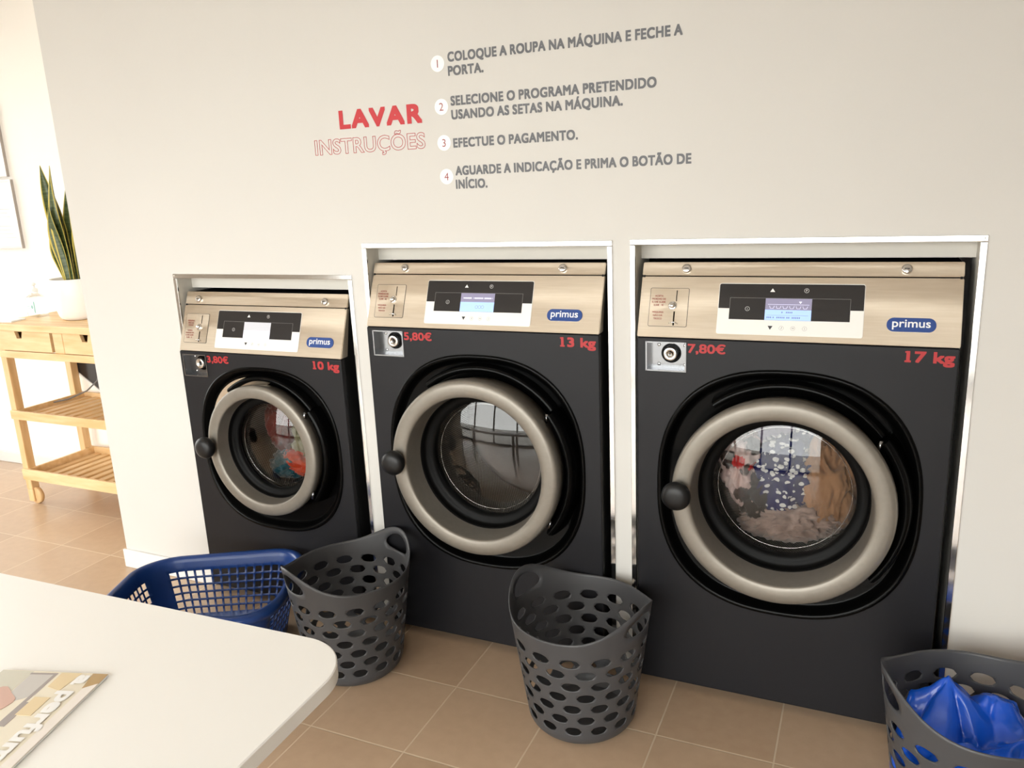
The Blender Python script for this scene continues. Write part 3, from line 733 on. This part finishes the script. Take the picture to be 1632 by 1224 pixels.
garment('taupe_garment', 'taupe crinkled garment at the bottom of the right drum', (X3+0.020, 0.100, Z3-0.125), (0.125, 0.070, 0.055), M['taupe_cloth'], 5, 0.42, 2.6, group=g3, rot=0.15)
garment('grey_garment', 'dusky garment behind at the top of the right drum', (X3-0.02, 0.20, Z3+0.12), (0.15, 0.08, 0.07), M['lilac_cloth'], 8, 0.3, 2.0, group=g3)
g1 = 'clothes in the left machine'
X1 = -1.680+0.392; Z1 = 0.665
garment('orange_garment', 'orange garment low in the left drum', (X1+0.04, 0.14, Z1-0.115), (0.11, 0.07, 0.045), M['orange_cloth'], 11, 0.3, 1.8, group=g1, rot=-0.25)
garment('olive_garment', 'pale olive garment in the middle of the left drum', (X1+0.045, 0.16, Z1-0.02), (0.10, 0.06, 0.085), M['olive_cloth'], 12, 0.3, 1.7, group=g1)
garment('maroon_garment', 'dark red garment at the upper left of the left drum', (X1-0.085, 0.15, Z1+0.05), (0.06, 0.07, 0.11), M['maroon_cloth'], 13, 0.3, 1.7, group=g1)
garment('teal_garment', 'dark teal garment at the bottom left of the left drum', (X1-0.06, 0.13, Z1-0.125), (0.08, 0.06, 0.05), M['teal_cloth'], 14, 0.3, 1.7, group=g1)
garment('lilac_garment', 'lilac-grey garment at the top of the left drum', (X1+0.06, 0.17, Z1+0.10), (0.07, 0.06, 0.05), M['lilac_cloth'], 15, 0.3, 1.7, group=g1)

pk.data.materials.append(M['red_print'])
for p_ in pk.data.polygons:
    c_ = p_.center
    for (ux, uz, rr) in ((-0.006, 0.030, 0.019), (0.034, 0.014, 0.010)):
        if c_.y < 0 and math.hypot(c_.x-ux, c_.z-uz) < rr: p_.material_index = 1

# ------------------------------------------------------------------ grey flexible baskets
def make_grey_basket():
    NC, S = 14, 8
    NU = NC*S
    rb, rtop, Hl, Hh, kk = 0.157, 0.211, 0.360, 0.431, 5.0
    def rim(th): return Hl+(Hh-Hl)*abs(math.cos(th))**kk
    def P(u, v):                 # u in columns, v: height (metres) or for v>=1 the upper zone
        th = 2*PI*(u/NU)
        z = v if v < 1 else 0.316+(rim(th)-0.316)*(v-1)
        r = rb+(rtop-rb)*z/0.3955
        if z < 0.03: r -= 0.016*(1-z/0.03)**2
        return Vector((r*math.cos(th), r*math.sin(th), z+0.002))
    mb = MB()
    def quadstrip(v0, v1, cols=range(NU)):
        for c in cols: mb.add([P(c, v0), P(c+1, v0), P(c+1, v1), P(c, v1)], [[0, 1, 2, 3]], 0, True)
    zs = [0.0, 0.006, 0.014, 0.024, 0.037]
    for a, b in zip(zs, zs[1:]): quadstrip(a, b)
    def cell(c0, c1, v0, v1, cu, cv, hu, hv, m=2, pw=1.0):
        n = c1-c0; bd = []
        for i in range(n): bd.append((c0+i, v0))
        for i in range(m): bd.append((c1, v0+(v1-v0)*i/m))
        for i in range(n): bd.append((c1-i, v1))
        for i in range(m): bd.append((c0, v1-(v1-v0)*i/m))
        k = len(bd); inn = []; mid = []
        for (u, v) in bd:
            a = math.atan2((v-cv)/(v1-v0), (u-cu)/(c1-c0))
            ca, sa = math.cos(a), math.sin(a)
            e = (cu+hu*ca, cv+hv*math.copysign(abs(sa)**pw, sa)); inn.append(e)
            mid.append((e[0]+(u-e[0])*0.35, e[1]+(v-e[1])*0.35))
        vs = [P(u, v) for u, v in bd+mid+inn]
        fs = [[i, (i+1) % k, k+(i+1) % k, k+i] for i in range(k)]+[[k+i, k+(i+1) % k, 2*k+(i+1) % k, 2*k+i] for i in range(k)]
        mb.add(vs, fs, 0, True)
    h = (0.316-0.037)/7
    for r in range(7):
        v0 = 0.037+h*r
        for c in range(NC):
            c0 = c*S+(S//2 if r % 2 else 0)
            cell(c0, c0+S, v0, v0+h, c0+S/2, v0+h/2, 2.65, 0.0145, pw=1.0)
    hw = 9
    gap = []
    for ctr in (0, NU//2):
        cell(ctr-hw, ctr+hw, 1.0, 2.0, ctr, 1.53, 5.6, 0.265, m=6, pw=0.9)
        gap += [(ctr+i) % NU for i in range(-hw, hw)]
    vsu = [1+i/6 for i in range(7)]
    for a, b in zip(vsu, vsu[1:]): quadstrip(a, b, [c for c in range(NU) if c not in gap])
    mb.add([P(c, 0.0) for c in range(NU)], [list(range(NU))], 0)
    bmesh.ops.remove_doubles(mb.bm, verts=mb.bm.verts[:], dist=2e-5)
    o = mb.build('laundry_basket', M['grey_plastic'])
    sd = o.modifiers.new('thickness', 'SOLIDIFY'); sd.thickness = 0.0032; sd.offset = 1.0
    me = bpy.data.meshes.new_from_object(o.evaluated_get(DG())); o.modifiers.clear(); o.data = me
    return o
gb = 'grey flexible laundry baskets'
b0 = make_grey_basket()
B = [((-0.809, -0.274), 1.149, 'grey perforated laundry basket between the blue basket and the middle machine'),
     ((0.018, -0.262), 2.877, 'empty grey perforated laundry basket in front of the gap between two large machines'),
     ((1.050, -0.343), 3.42, 'grey perforated laundry basket holding a blue plastic bag, cut by right edge')]
for i, ((x, y), ph, lab) in enumerate(B):
    o = b0 if i == 0 else b0.copy()
    if i: COL.objects.link(o)
    o.location = (x, y, 0); o.rotation_euler = (0, 0, ph); tag(o, lab, 'laundry basket', gb)

# blue bag in the right basket
def plastic_bag():
    NR, NA = 46, 128
    rnd = random.Random(11)
    peaks = [(-0.058, 0.070, 0.125, 0.110, 4, 0.5), (0.050, 0.100, 0.085, 0.13, 3, 1.3), (0.09, -0.03, 0.055, 0.10, 4, 2.0), (-0.02, -0.085, 0.040, 0.09, 3, 0.2), (-0.135, 0.0, 0.045, 0.06, 3, 0.8)]
    def height(x, y):
        z = 0.0
        for px, py, a, w, k, ph in peaks:
            dx, dy = x-px, y-py; d = math.hypot(dx, dy); th = math.atan2(dy, dx)
            ww = w*(1+0.38*(2*abs(math.cos(k*th/2+ph))-1))
            z = max(z, a*max(0.0, 1-d/ww)**0.85)
        n = Vector((x*9+3, y*9, 1.7)); m_ = Vector((x*22, y*22+5, 0.3))
        z += 0.026*(1-2.4*abs(noise.noise(n)))+0.007*(1-2.2*abs(noise.noise(m_)))
        return z
    mb = MB(); vs = []
    for i in range(NR+1):
        r = 0.181*i/NR
        for j in range(NA):
            a = 2*PI*j/NA; x, y = r*math.cos(a), r*math.sin(a)
            edge = max(0.0, (i/NR-0.86)/0.14)
            vs.append((x, y, height(x, y)*(1-edge**2)-0.05*edge**2))
    n0 = len(vs)
    for i in (1, 2, 3):
        for j in range(NA):
            a = 2*PI*j/NA; r = 0.181-0.004*i; vs.append((r*math.cos(a), r*math.sin(a), -0.05-0.045*i))
    faces = [[i*NA+j, i*NA+(j+1) % NA, (i+1)*NA+(j+1) % NA, (i+1)*NA+j] for i in range(NR+3) for j in range(NA)]
    faces.append([(NR+3)*NA+j for j in range(NA)])
    mb.add(vs, faces, 0, True)
    bmesh.ops.remove_doubles(mb.bm, verts=mb.bm.verts[:], dist=1e-6)
    o = mb.build('plastic_bag', M['bag']); o.location = (1.050, -0.343, 0.212)
    return tag(o, 'crumpled blue plastic bag lying in the right grey basket', 'bag')
plastic_bag()

# ------------------------------------------------------------------ blue rectangular basket
def blue_basket():
    Lx, Ly, H = 0.294, 0.218, 0.26
    mb = MB()
    # perimeter stations: list of (s) with type, built on a rounded rectangle of the rim
    def outline(hx, hy, r, s):          # s in 0..1 per quarter-feature -> use polar param by arc length
        segs = [(2*(hy-r), 'l'), (PI/2*r, 'c'), (2*(hx-r), 'l'), (PI/2*r, 'c')]*2
        tot = sum(a for a, _ in segs); d = s*tot
        pos = [(hx, -(hy-r)), (hx-r, hy-r), (hx-r, hy), (-(hx-r), hy-r), (-hx, hy-r), (-(hx-r), -(hy-r)), (-(hx-r), -hy), (hx-r, -(hy-r))]
        dirs = [(0, 1), 0, (-1, 0), PI/2, (0, -1), PI, (1, 0), 1.5*PI]
        for (l, ty), p, q in zip(segs, pos, dirs):
            if d <= l+1e-9:
                if ty == 'l': return (p[0]+q[0]*d, p[1]+q[1]*d)
                a = q+d/r; return (p[0]+r*math.cos(a), p[1]+r*math.sin(a))
            d -= l
        return (hx, -(hy-r))
    r0 = 0.13
    tot = 4*(Lx-r0)+4*(Ly-r0)+2*PI*r0
    # gaps pattern along the perimeter (arc lengths)
    le = 2*(Ly-r0); lc = PI/2*r0; ll = 2*(Lx-r0)
    st = [0.0]; ty = []
    def push(d, k): st.append(st[-1]+d); ty.append(k)
    bar, hole = 0.0085, 0.0245
    def panel(length, n):
        m = (length-(n*hole+(n-1)*bar))/2
        if m > 0.03:
            for _ in range(3): push(m/3, 0)
        else: push(m, 0)
        for i in range(n):
            push(hole, 1)
            if i < n-1: push(bar, 0)
        if m > 0.03:
            for _ in range(3): push(m/3, 0)
        else: push(m, 0)
    # feature order: end (with half corners) and long side, twice
    for _ in range(2):
        panel(le+lc, 8); panel(ll+lc, 14)
    off = -lc/2
    S_ = [((s+off) % tot)/tot for s in st]
    zr = [0.0, 0.02, 0.050]
    rows = [0, 0]
    for i in range(6):
        zr.append(zr[-1]+0.0215); rows.append(1)
        if i < 5: zr.append(zr[-1]+0.0075); rows.append(0)
    zr += [H-0.028, H-0.012, H]; rows += [0, 0, 0]
    def P(i, z, ex=0.0):
        k = z/H; sc_ = 0.80+0.20*k
        x, y = outline(Lx*sc_+ex, Ly*sc_+ex, r0*sc_+ex, S_[i])
        return Vector((x, y*(1+0.16*x/Lx), z))
    n = len(ty)
    for j in range(len(rows)):
        for i in range(n):
            if rows[j] and ty[i]: continue
            mb.add([P(i, zr[j]), P(i+1, zr[j]), P(i+1, zr[j+1]), P(i, zr[j+1])], [[0, 1, 2, 3]], 0, True)
    prof = [(0.0, H), (0.004, H+0.006), (0.014, H+0.008), (0.022, H+0.004), (0.024, H-0.006), (0.022, H-0.022)]
    for (e0, z0), (e1, z1) in zip(prof, prof[1:]):
        for i in range(n):
            def Q(i_, e, z):
                x, y = outline(Lx+e, Ly+e, r0+e, S_[i_]); return Vector((x, y*(1+0.16*x/Lx), z))
            mb.add([Q(i, e0, z0), Q(i+1, e0, z0), Q(i+1, e1, z1), Q(i, e1, z1)], [[0, 1, 2, 3]], 0, True)
    mb.add([P(i, 0.0) for i in range(n)], [list(range(n))], 0)
    bmesh.ops.remove_doubles(mb.bm, verts=mb.bm.verts[:], dist=2e-5)
    o = mb.build('laundry_basket', M['blue_plastic'])
    sd = o.modifiers.new('thickness', 'SOLIDIFY'); sd.thickness = 0.003; sd.offset = 1.0
    me = bpy.data.meshes.new_from_object(o.evaluated_get(DG())); o.modifiers.clear(); o.data = me
    o.location = (-1.345, -0.395, 0.004); o.rotation_euler = (0, 0, math.radians(22))
    return tag(o, 'blue laundry basket with square holes behind the white table', 'laundry basket')
blue_basket()

# ------------------------------------------------------------------ table with magazine
TZ = 0.74
ta = math.radians(1.6)
TC = Vector((-0.103, -1.172, 0))
t = thing('table', 'white table with rounded corner and pale edge in left foreground', 'table', TC, ta)
mb = MB(); pl = rrect(-1.62, 0.0, -0.82, 0.0, 0.115, 16)
mb.prism(pl, TZ-0.004, TZ, flat(), 0, bev=0.0025); tp = mb.build('tabletop', M['table'], t)
mb = MB(); mb.prism(rrect(-1.6195, -0.0005, -0.8195, -0.0005, 0.1145, 16), TZ-0.030, TZ-0.0042, flat(), 0); e = mb.build('edge_band', M['table_edge'], tp)
for lx in (-0.36, -1.45):
    for ly in (-0.16, -0.66):
        mb = MB(); mb.lathe([(0.022, 0.0), (0.024, 0.01), (0.022, 0.02), (0.022, TZ-0.032), (0.05, TZ-0.0305)], 24, lambda u, v, h: Vector((lx+u, ly+v, h)), caps=True); mb.build('leg', M['leg_metal'], t)

mg = thing('magazine', 'magazine with pale printed cover lying on the white table', 'magazine', (-0.496, -1.416, TZ), math.radians(16.5))
mw, mh = 0.215, 0.290
mb = MB(); mb.box(-mw, 0, -mh, 0, 0.0006, 0.0046, 0.0006, 1); mb.build('pages', M['paper'], mg)
cov = mat('cover_cream', (234, 225, 205), 0.35, coat=0.2)
mb = MB(); mb.box(-mw-0.0005, 0.0005, -mh-0.0005, 0.0005, 0.0047, 0.0052); cv = mb.build('cover', cov, mg)
zc = 0.0053
layer = [0]
def patch(name, polys, m):
    q = MB()
    for p in polys:
        layer[0] += 1; q.prism(p, zc, zc+0.00008*layer[0], flat())
    return q.build(name, m, cv)
patch('cover_picture', [[(-0.215, -0.001), (-0.150, -0.001), (-0.150, -0.09), (-0.215, -0.09)]], mat('cover_pale_sky', (206, 202, 186), 0.4))
patch('cover_window', [[(-0.150, -0.010), (-0.100, -0.004), (-0.096, -0.070), (-0.146, -0.105)]], mat('cover_grey', (200, 195, 190), 0.4))
patch('cover_window_frame', [[(-0.105, -0.004), (-0.098, -0.004), (-0.098, -0.20), (-0.105, -0.20)], [(-0.152, -0.006), (-0.100, -0.004), (-0.100, -0.009), (-0.152, -0.011)], [(-0.102, -0.09), (-0.088, -0.09), (-0.088, -0.155), (-0.102, -0.155)]], mat('cover_line', (160, 150, 146), 0.4))
patch('cover_tan_corner', [[(-0.030, -0.001), (0.0, -0.001), (0.0, -0.030), (-0.022, -0.045)]], mat('cover_tan', (184, 152, 104), 0.4))
patch('cover_gold', [[(-0.092, -0.003), (-0.052, -0.002), (-0.060, -0.055), (-0.090, -0.045)], [(-0.092, -0.075), (-0.062, -0.075), (-0.062, -0.125), (-0.092, -0.125)]], mat('cover_gold', (228, 206, 164), 0.4))
patch('cover_figure', [[(-0.170+0.045*math.cos(a)*(1+0.15*math.sin(3*a)), -0.105+0.050*math.sin(a)*(1+0.12*math.cos(4*a))) for a in [2*PI*i/26 for i in range(26)]]], mat('cover_pink', (206, 166, 150), 0.4))
patch('cover_white_band', [[(-0.020, -0.045), (0.0, -0.030), (0.0, -0.289), (-0.020, -0.289)]], mat('cover_offwhite', (238, 230, 222), 0.4))
mb = MB()
text_on(mb, 'a perfum', -0.010, 0.222, 0.0, 0.034, lambda u, v, h: Vector((-0.052+v, -0.018-u, zc+0.0012+h)), bold=0.05, h=0.0002)
mb.build('cover_lettering', M['vinyl_white'], cv, fix=False)

# ------------------------------------------------------------------ wooden cart in the alcove
CX0, CX1, CY0, CY1 = -3.425, -2.44, 0.372, 0.775
cart = thing('kitchen_cart', 'light wooden trolley with drawers and slatted shelves against left wall', 'cart', ((CX0+CX1)/2, (CY0+CY1)/2, 0))
cl = Vector(cart.location)
def cbox(name, boxes, m, parent=None, bev=0.003):
    q = MB()
    for b_ in boxes: q.box(b_[0]-cl.x, b_[1]-cl.x, b_[2]-cl.y, b_[3]-cl.y, b_[4], b_[5], bev)
    return q.build(name, m, parent or cart)
CT = 1.012
cbox('worktop', [(CX0-0.03, CX1+0.03, CY0-0.02, CY1+0.02, CT-0.036, CT)], M['wood'], bev=0.004)
lw = 0.044
for lx in (CX0, CX1-lw):
    for ly in (CY0+0.004, CY1-lw): cbox('leg', [(lx, lx+lw, ly, ly+lw, 0.085 if True else 0, CT-0.036)], M['wood_up'])
cbox('rail', [(CX0, CX1, CY0, CY0+0.02, 0.828, 0.866), (CX0, CX1, CY1-0.02, CY1, 0.828, 0.975), (CX0, CX0+0.02, CY0+0.02, CY1-0.02, 0.828, 0.975), (CX1-0.02, CX1, CY0+0.02, CY1-0.02, 0.828, 0.975), (-2.995, -2.925, CY0+0.006, CY0+0.04, 0.866, 0.975)], M['wood'])
for dx0, dx1 in ((CX0+0.015, -3.010), (-2.915, CX1-0.015)):
    q = MB()
    xm = (dx0+dx1)/2 if dx0 < -3.2 else -2.76
    if dx0 < -3.2: xm = -3.245
    pts = [(dx0, 0.870), (dx1, 0.870), (dx1, 0.972), (xm+0.030, 0.972), (xm+0.018, 0.935), (xm-0.018, 0.935), (xm-0.030, 0.972), (dx0, 0.972)]
    q.prism([(x-cl.x, z) for x, z in pts], 0.0, 0.018, lambda u, v, h: Vector((u, CY0-cl.y+0.002+h, v)))
    q.box(dx0-cl.x, dx0+0.015-cl.x, CY0+0.02-cl.y, CY1-0.03-cl.y, 0.87, 0.96); q.box(dx1-0.015-cl.x, dx1-cl.x, CY0+0.02-cl.y, CY1-0.03-cl.y, 0.87, 0.96); q.box(dx0-cl.x, dx1-cl.x, CY0+0.02-cl.y, CY1-0.03-cl.y, 0.868, 0.876)
    q.build('drawer', M['wood'], cart)
for z0, z1 in ((0.492, 0.540), (0.148, 0.208)):
    fr_ = cbox('shelf', [(CX0+0.01, CX1-0.01, CY0-0.012, CY0+0.004, z0, z1), (CX0+0.01, CX1-0.01, CY1-0.002, CY1+0.014, z0, z1), (CX0+lw, CX0+lw+0.016, CY0+0.004, CY1-0.002, z0, z1), (CX1-lw-0.016, CX1-lw, CY0+0.004, CY1-0.002, z0, z1)], M['wood'], bev=0.002)
    x = CX0+lw+0.03
    while x < CX1-lw-0.06:
        cbox('slat', [(x, x+0.042, CY0+0.004, CY1-0.002, z0+0.012, z0+0.026)], M['wood_cross'], fr_, bev=0.002); x += 0.070
for lx in (CX0+lw/2, CX1-lw/2):
    ly = CY0+0.004+lw/2
    q = MB(); f_ = lambda u, v, h: Vector((lx-cl.x+0.020+u, ly-cl.y+h, 0.0475+v))
    q.lathe([(0.006, -0.0115), (0.044, -0.0115), (0.0475, -0.008), (0.0475, 0.008), (0.044, 0.0115), (0.006, 0.0115)], 32, f_, caps=True); q.build('wheel', M['wood_up'], cart)
    for sy in (-1, 1):
        yy = ly-cl.y+sy*0.0170
        q = MB(); q.box(lx-cl.x-lw/2, lx-cl.x+lw/2, yy-0.005, yy+0.005, 0.014, 0.0849, 0.004); q.build('fork', M['wood_up'], cart)
for lx in (CX0, CX1-lw): cbox('leg_foot', [(lx, lx+lw, CY1-lw, CY1, 0.0, 0.0849)], M['wood_up'])

# plant in pot
pc = Vector((-3.035, 0.60, CT))
pt = thing('plant_pot', 'white round pot with tall variegated snake plant on wooden trolley', 'potted plant', pc)
mb = MB(); mb.lathe([(0.0005, 0.0), (0.085, 0.0), (0.098, 0.006), (0.108, 0.02), (0.116, 0.05), (0.124, 0.12), (0.130, 0.21), (0.128, 0.213), (0.124, 0.21), (0.118, 0.19)], 56, flat()); mb.build('pot', M['pot'], pt)
mb = MB(); mb.lathe([(0.0005, 0.197), (0.06, 0.196), (0.119, 0.193)], 40, flat()); mb.build('soil', M['soil'], pt)
def leaf(bx, by, tipx, tipy, h, w, twist, seed):
    q = MB(); n = 22; cols = [(-1, 1), (-0.86, 0), (-0.45, 0), (0, 0), (0.45, 0), (0.86, 0), (1, 1)]
    rows_ = []
    for i in range(n+1):
        tt = i/n
        ww = 1.3*w*(0.55+0.45*min(1, tt*2.2))*(1 if tt < 0.55 else max(0.02, 1-((tt-0.55)/0.45)**1.7))
        a = twist+0.5*math.sin(tt*2.2+seed)
        cxp = bx+(tipx-bx)*tt**1.3+0.006*math.sin(tt*5+seed); cyp = by+(tipy-by)*tt**1.3; z = 0.19+h*tt
        row = []
        for c_, _ in cols:
            o_ = c_*ww/2; dz = 0.25*ww*(c_*c_)
            row.append(Vector((cxp+math.cos(a)*o_+math.sin(a)*dz, cyp+math.sin(a)*o_-math.cos(a)*dz, z)))
        rows_.append(row)
    for i in range(n):
        for j in range(6):
            q.add([rows_[i][j], rows_[i][j+1], rows_[i+1][j+1], rows_[i+1][j]], [[0, 1, 2, 3]], 1 if j in (0, 5) else 0, True)
    bmesh.ops.remove_doubles(q.bm, verts=q.bm.verts[:], dist=1e-6)
    o = q.build('leaf', [M['leaf'], M['leaf_edge']], pt, fix=False)
    sd = o.modifiers.new('thickness', 'SOLIDIFY'); sd.thickness = 0.0025; sd.offset = 0
for a_ in [(-0.005, -0.02, -0.055, -0.05, 0.590, 0.060, 0.1, 0.3), (0.012, -0.045, 0.020, -0.06, 0.585, 0.066, -0.2, 1.7), (-0.03, -0.03, -0.070, -0.05, 0.285, 0.046, 0.5, 2.2), (0.035, -0.01, 0.055, -0.02, 0.48, 0.062, 0.3, 3.1), (0.02, 0.03, 0.03, 0.04, 0.55, 0.06, -0.4, 4.0), (0.055, 0.0, 0.10, 0.0, 0.42, 0.055, 0.6, 5.0), (-0.01, -0.04, -0.005, -0.08, 0.40, 0.058, -0.35, 0.9)]:
    leaf(*a_)

# hand sanitiser bottle
bl = Vector((-3.385, 0.60, CT))
bt = thing('sanitiser_bottle', 'clear pump bottle with pale label standing left of the plant pot', 'bottle', bl, math.radians(-12))
mb = MB(); mb.prism(rrect(-0.062, 0.062, -0.032, 0.032, 0.014), 0.0, 0.105, flat(), 0, bev=0.004); mb.lathe([(0.045, 0.104), (0.03, 0.118), (0.017, 0.124), (0.016, 0.132)], 28, flat()); mb.build('bottle_body', M['bottle_clear'], bt, fix=False)
mb = MB(); mb.prism([(-0.055, 0.022), (0.055, 0.022), (0.055, 0.088), (-0.055, 0.088)], 0.0325, 0.0331, lambda u, v, h: Vector((u, -h, v))); lb = mb.build('bottle_label', M['label'], bt)
mb = MB(); mb.prism([(0.040, 0.024), (0.053, 0.024), (0.053, 0.086), (0.040, 0.086)], 0.0331, 0.0334, lambda u, v, h: Vector((u, -h, v))); mb.prism(circ(0.020, 0.055, 0.011), 0.0331, 0.0334, lambda u, v, h: Vector((u, -h, v)))
for k_ in range(3): mb.prism([(-0.04, 0.045+k_*0.009), (-0.005, 0.045+k_*0.009), (-0.005, 0.048+k_*0.009), (-0.04, 0.048+k_*0.009)], 0.0331, 0.0334, lambda u, v, h: Vector((u, -h, v)))
mb.build('label_print', M['teal'], lb)
mb = MB(); mb.lathe([(0.019, 0.130), (0.019, 0.150), (0.008, 0.153), (0.006, 0.168), (0.013, 0.169), (0.013, 0.180), (0.0005, 0.182)], 24, flat()); mb.tube([(0, 0, 0.175), (-0.02, 0, 0.176), (-0.032, 0, 0.170)], 0.0055, 10); mb.build('pump', M['pump'], bt)
# leaflets on the cart
lf = MB(); lf.prism([(-0.07, -0.05), (0.07, -0.05), (0.07, 0.05), (-0.07, 0.05)], 0.0006, 0.008, flat()); lo = lf.build('leaflet_stack', M['paper']); lo.location = (-3.40, 0.43, CT); lo.rotation_euler = (0, 0, 0.25); tag(lo, 'thin stack of white leaflets on front left of wooden trolley', 'leaflets')
# dark tilted device and its cable
dv = thing('wall_device', 'dark tilted panel with pale edge behind the trolley, cable hanging down', 'device', (-3.475, 0.760, 0.71))
Rm = Matrix.Rotation(math.radians(32), 4, 'Y')
mb = MB(); mb.box(-0.05, 0.42, 0.02, 0.035, 0.0, 0.24, 0.002, xf=lambda c_: Rm @ c_); mb.build('dark_panel', M['black_panel'], dv)
mb = MB(); mb.box(-0.055, 0.425, 0.016, 0.037, -0.012, -0.0005, 0.002, xf=lambda c_: Rm @ c_); mb.build('pale_edge', M['white_trim'], dv)
mb = MB(); mb.tube([(0.26, 0.015, -0.05), (0.255, 0.0, -0.09), (0.22, -0.05, -0.14), (0.15, -0.12, -0.175), (0.10, -0.19, -0.181)], 0.004, 8); mb.build('cable', M['cable'], dv)

# framed notices on the alcove wall
for (x1, z0, z1, lab) in ((-3.733, 1.362, 1.748, 'lower of two framed white notices on the left wall'), (-3.752, 1.765, 2.16, 'upper of two framed white notices on the left wall')):
    wdt = 0.30
    fr_t = thing('notice_frame', lab, 'picture frame', (x1-wdt/2, RY1, (z0+z1)/2), group='framed notices')
    fl = Vector(fr_t.location); ff_ = lambda u, v, h: Vector((u-fl.x, -h, v-fl.z))
    q = MB(); e_ = 0.010
    for (a, b, c_, d) in ((x1-wdt, x1, z0, z0+e_), (x1-wdt, x1, z1-e_, z1), (x1-wdt, x1-wdt+e_, z0+e_, z1-e_), (x1-e_, x1, z0+e_, z1-e_)): q.prism([(a, c_), (b, c_), (b, d), (a, d)], 0.0005, 0.018, ff_)
    q.build('frame', M['frame'], fr_t)
    q = MB(); q.prism([(x1-wdt+e_, z0+e_), (x1-e_, z0+e_), (x1-e_, z1-e_), (x1-wdt+e_, z1-e_)], 0.0005, 0.010, ff_); nb = q.build('notice', M['paper'], fr_t)
    q = MB()
    for k_ in range(7):
        zz = z0+0.06+k_*0.022+(0.03 if k_ > 3 else 0)
        q.prism([(x1-wdt+0.05, zz), (x1-0.045-0.02*(k_ % 3), zz), (x1-0.045-0.02*(k_ % 3), zz+0.003), (x1-wdt+0.05, zz+0.003)], 0.010, 0.0104, ff_)
    q.build('notice_print', mat('notice_grey', (190, 190, 188), 0.6), nb)
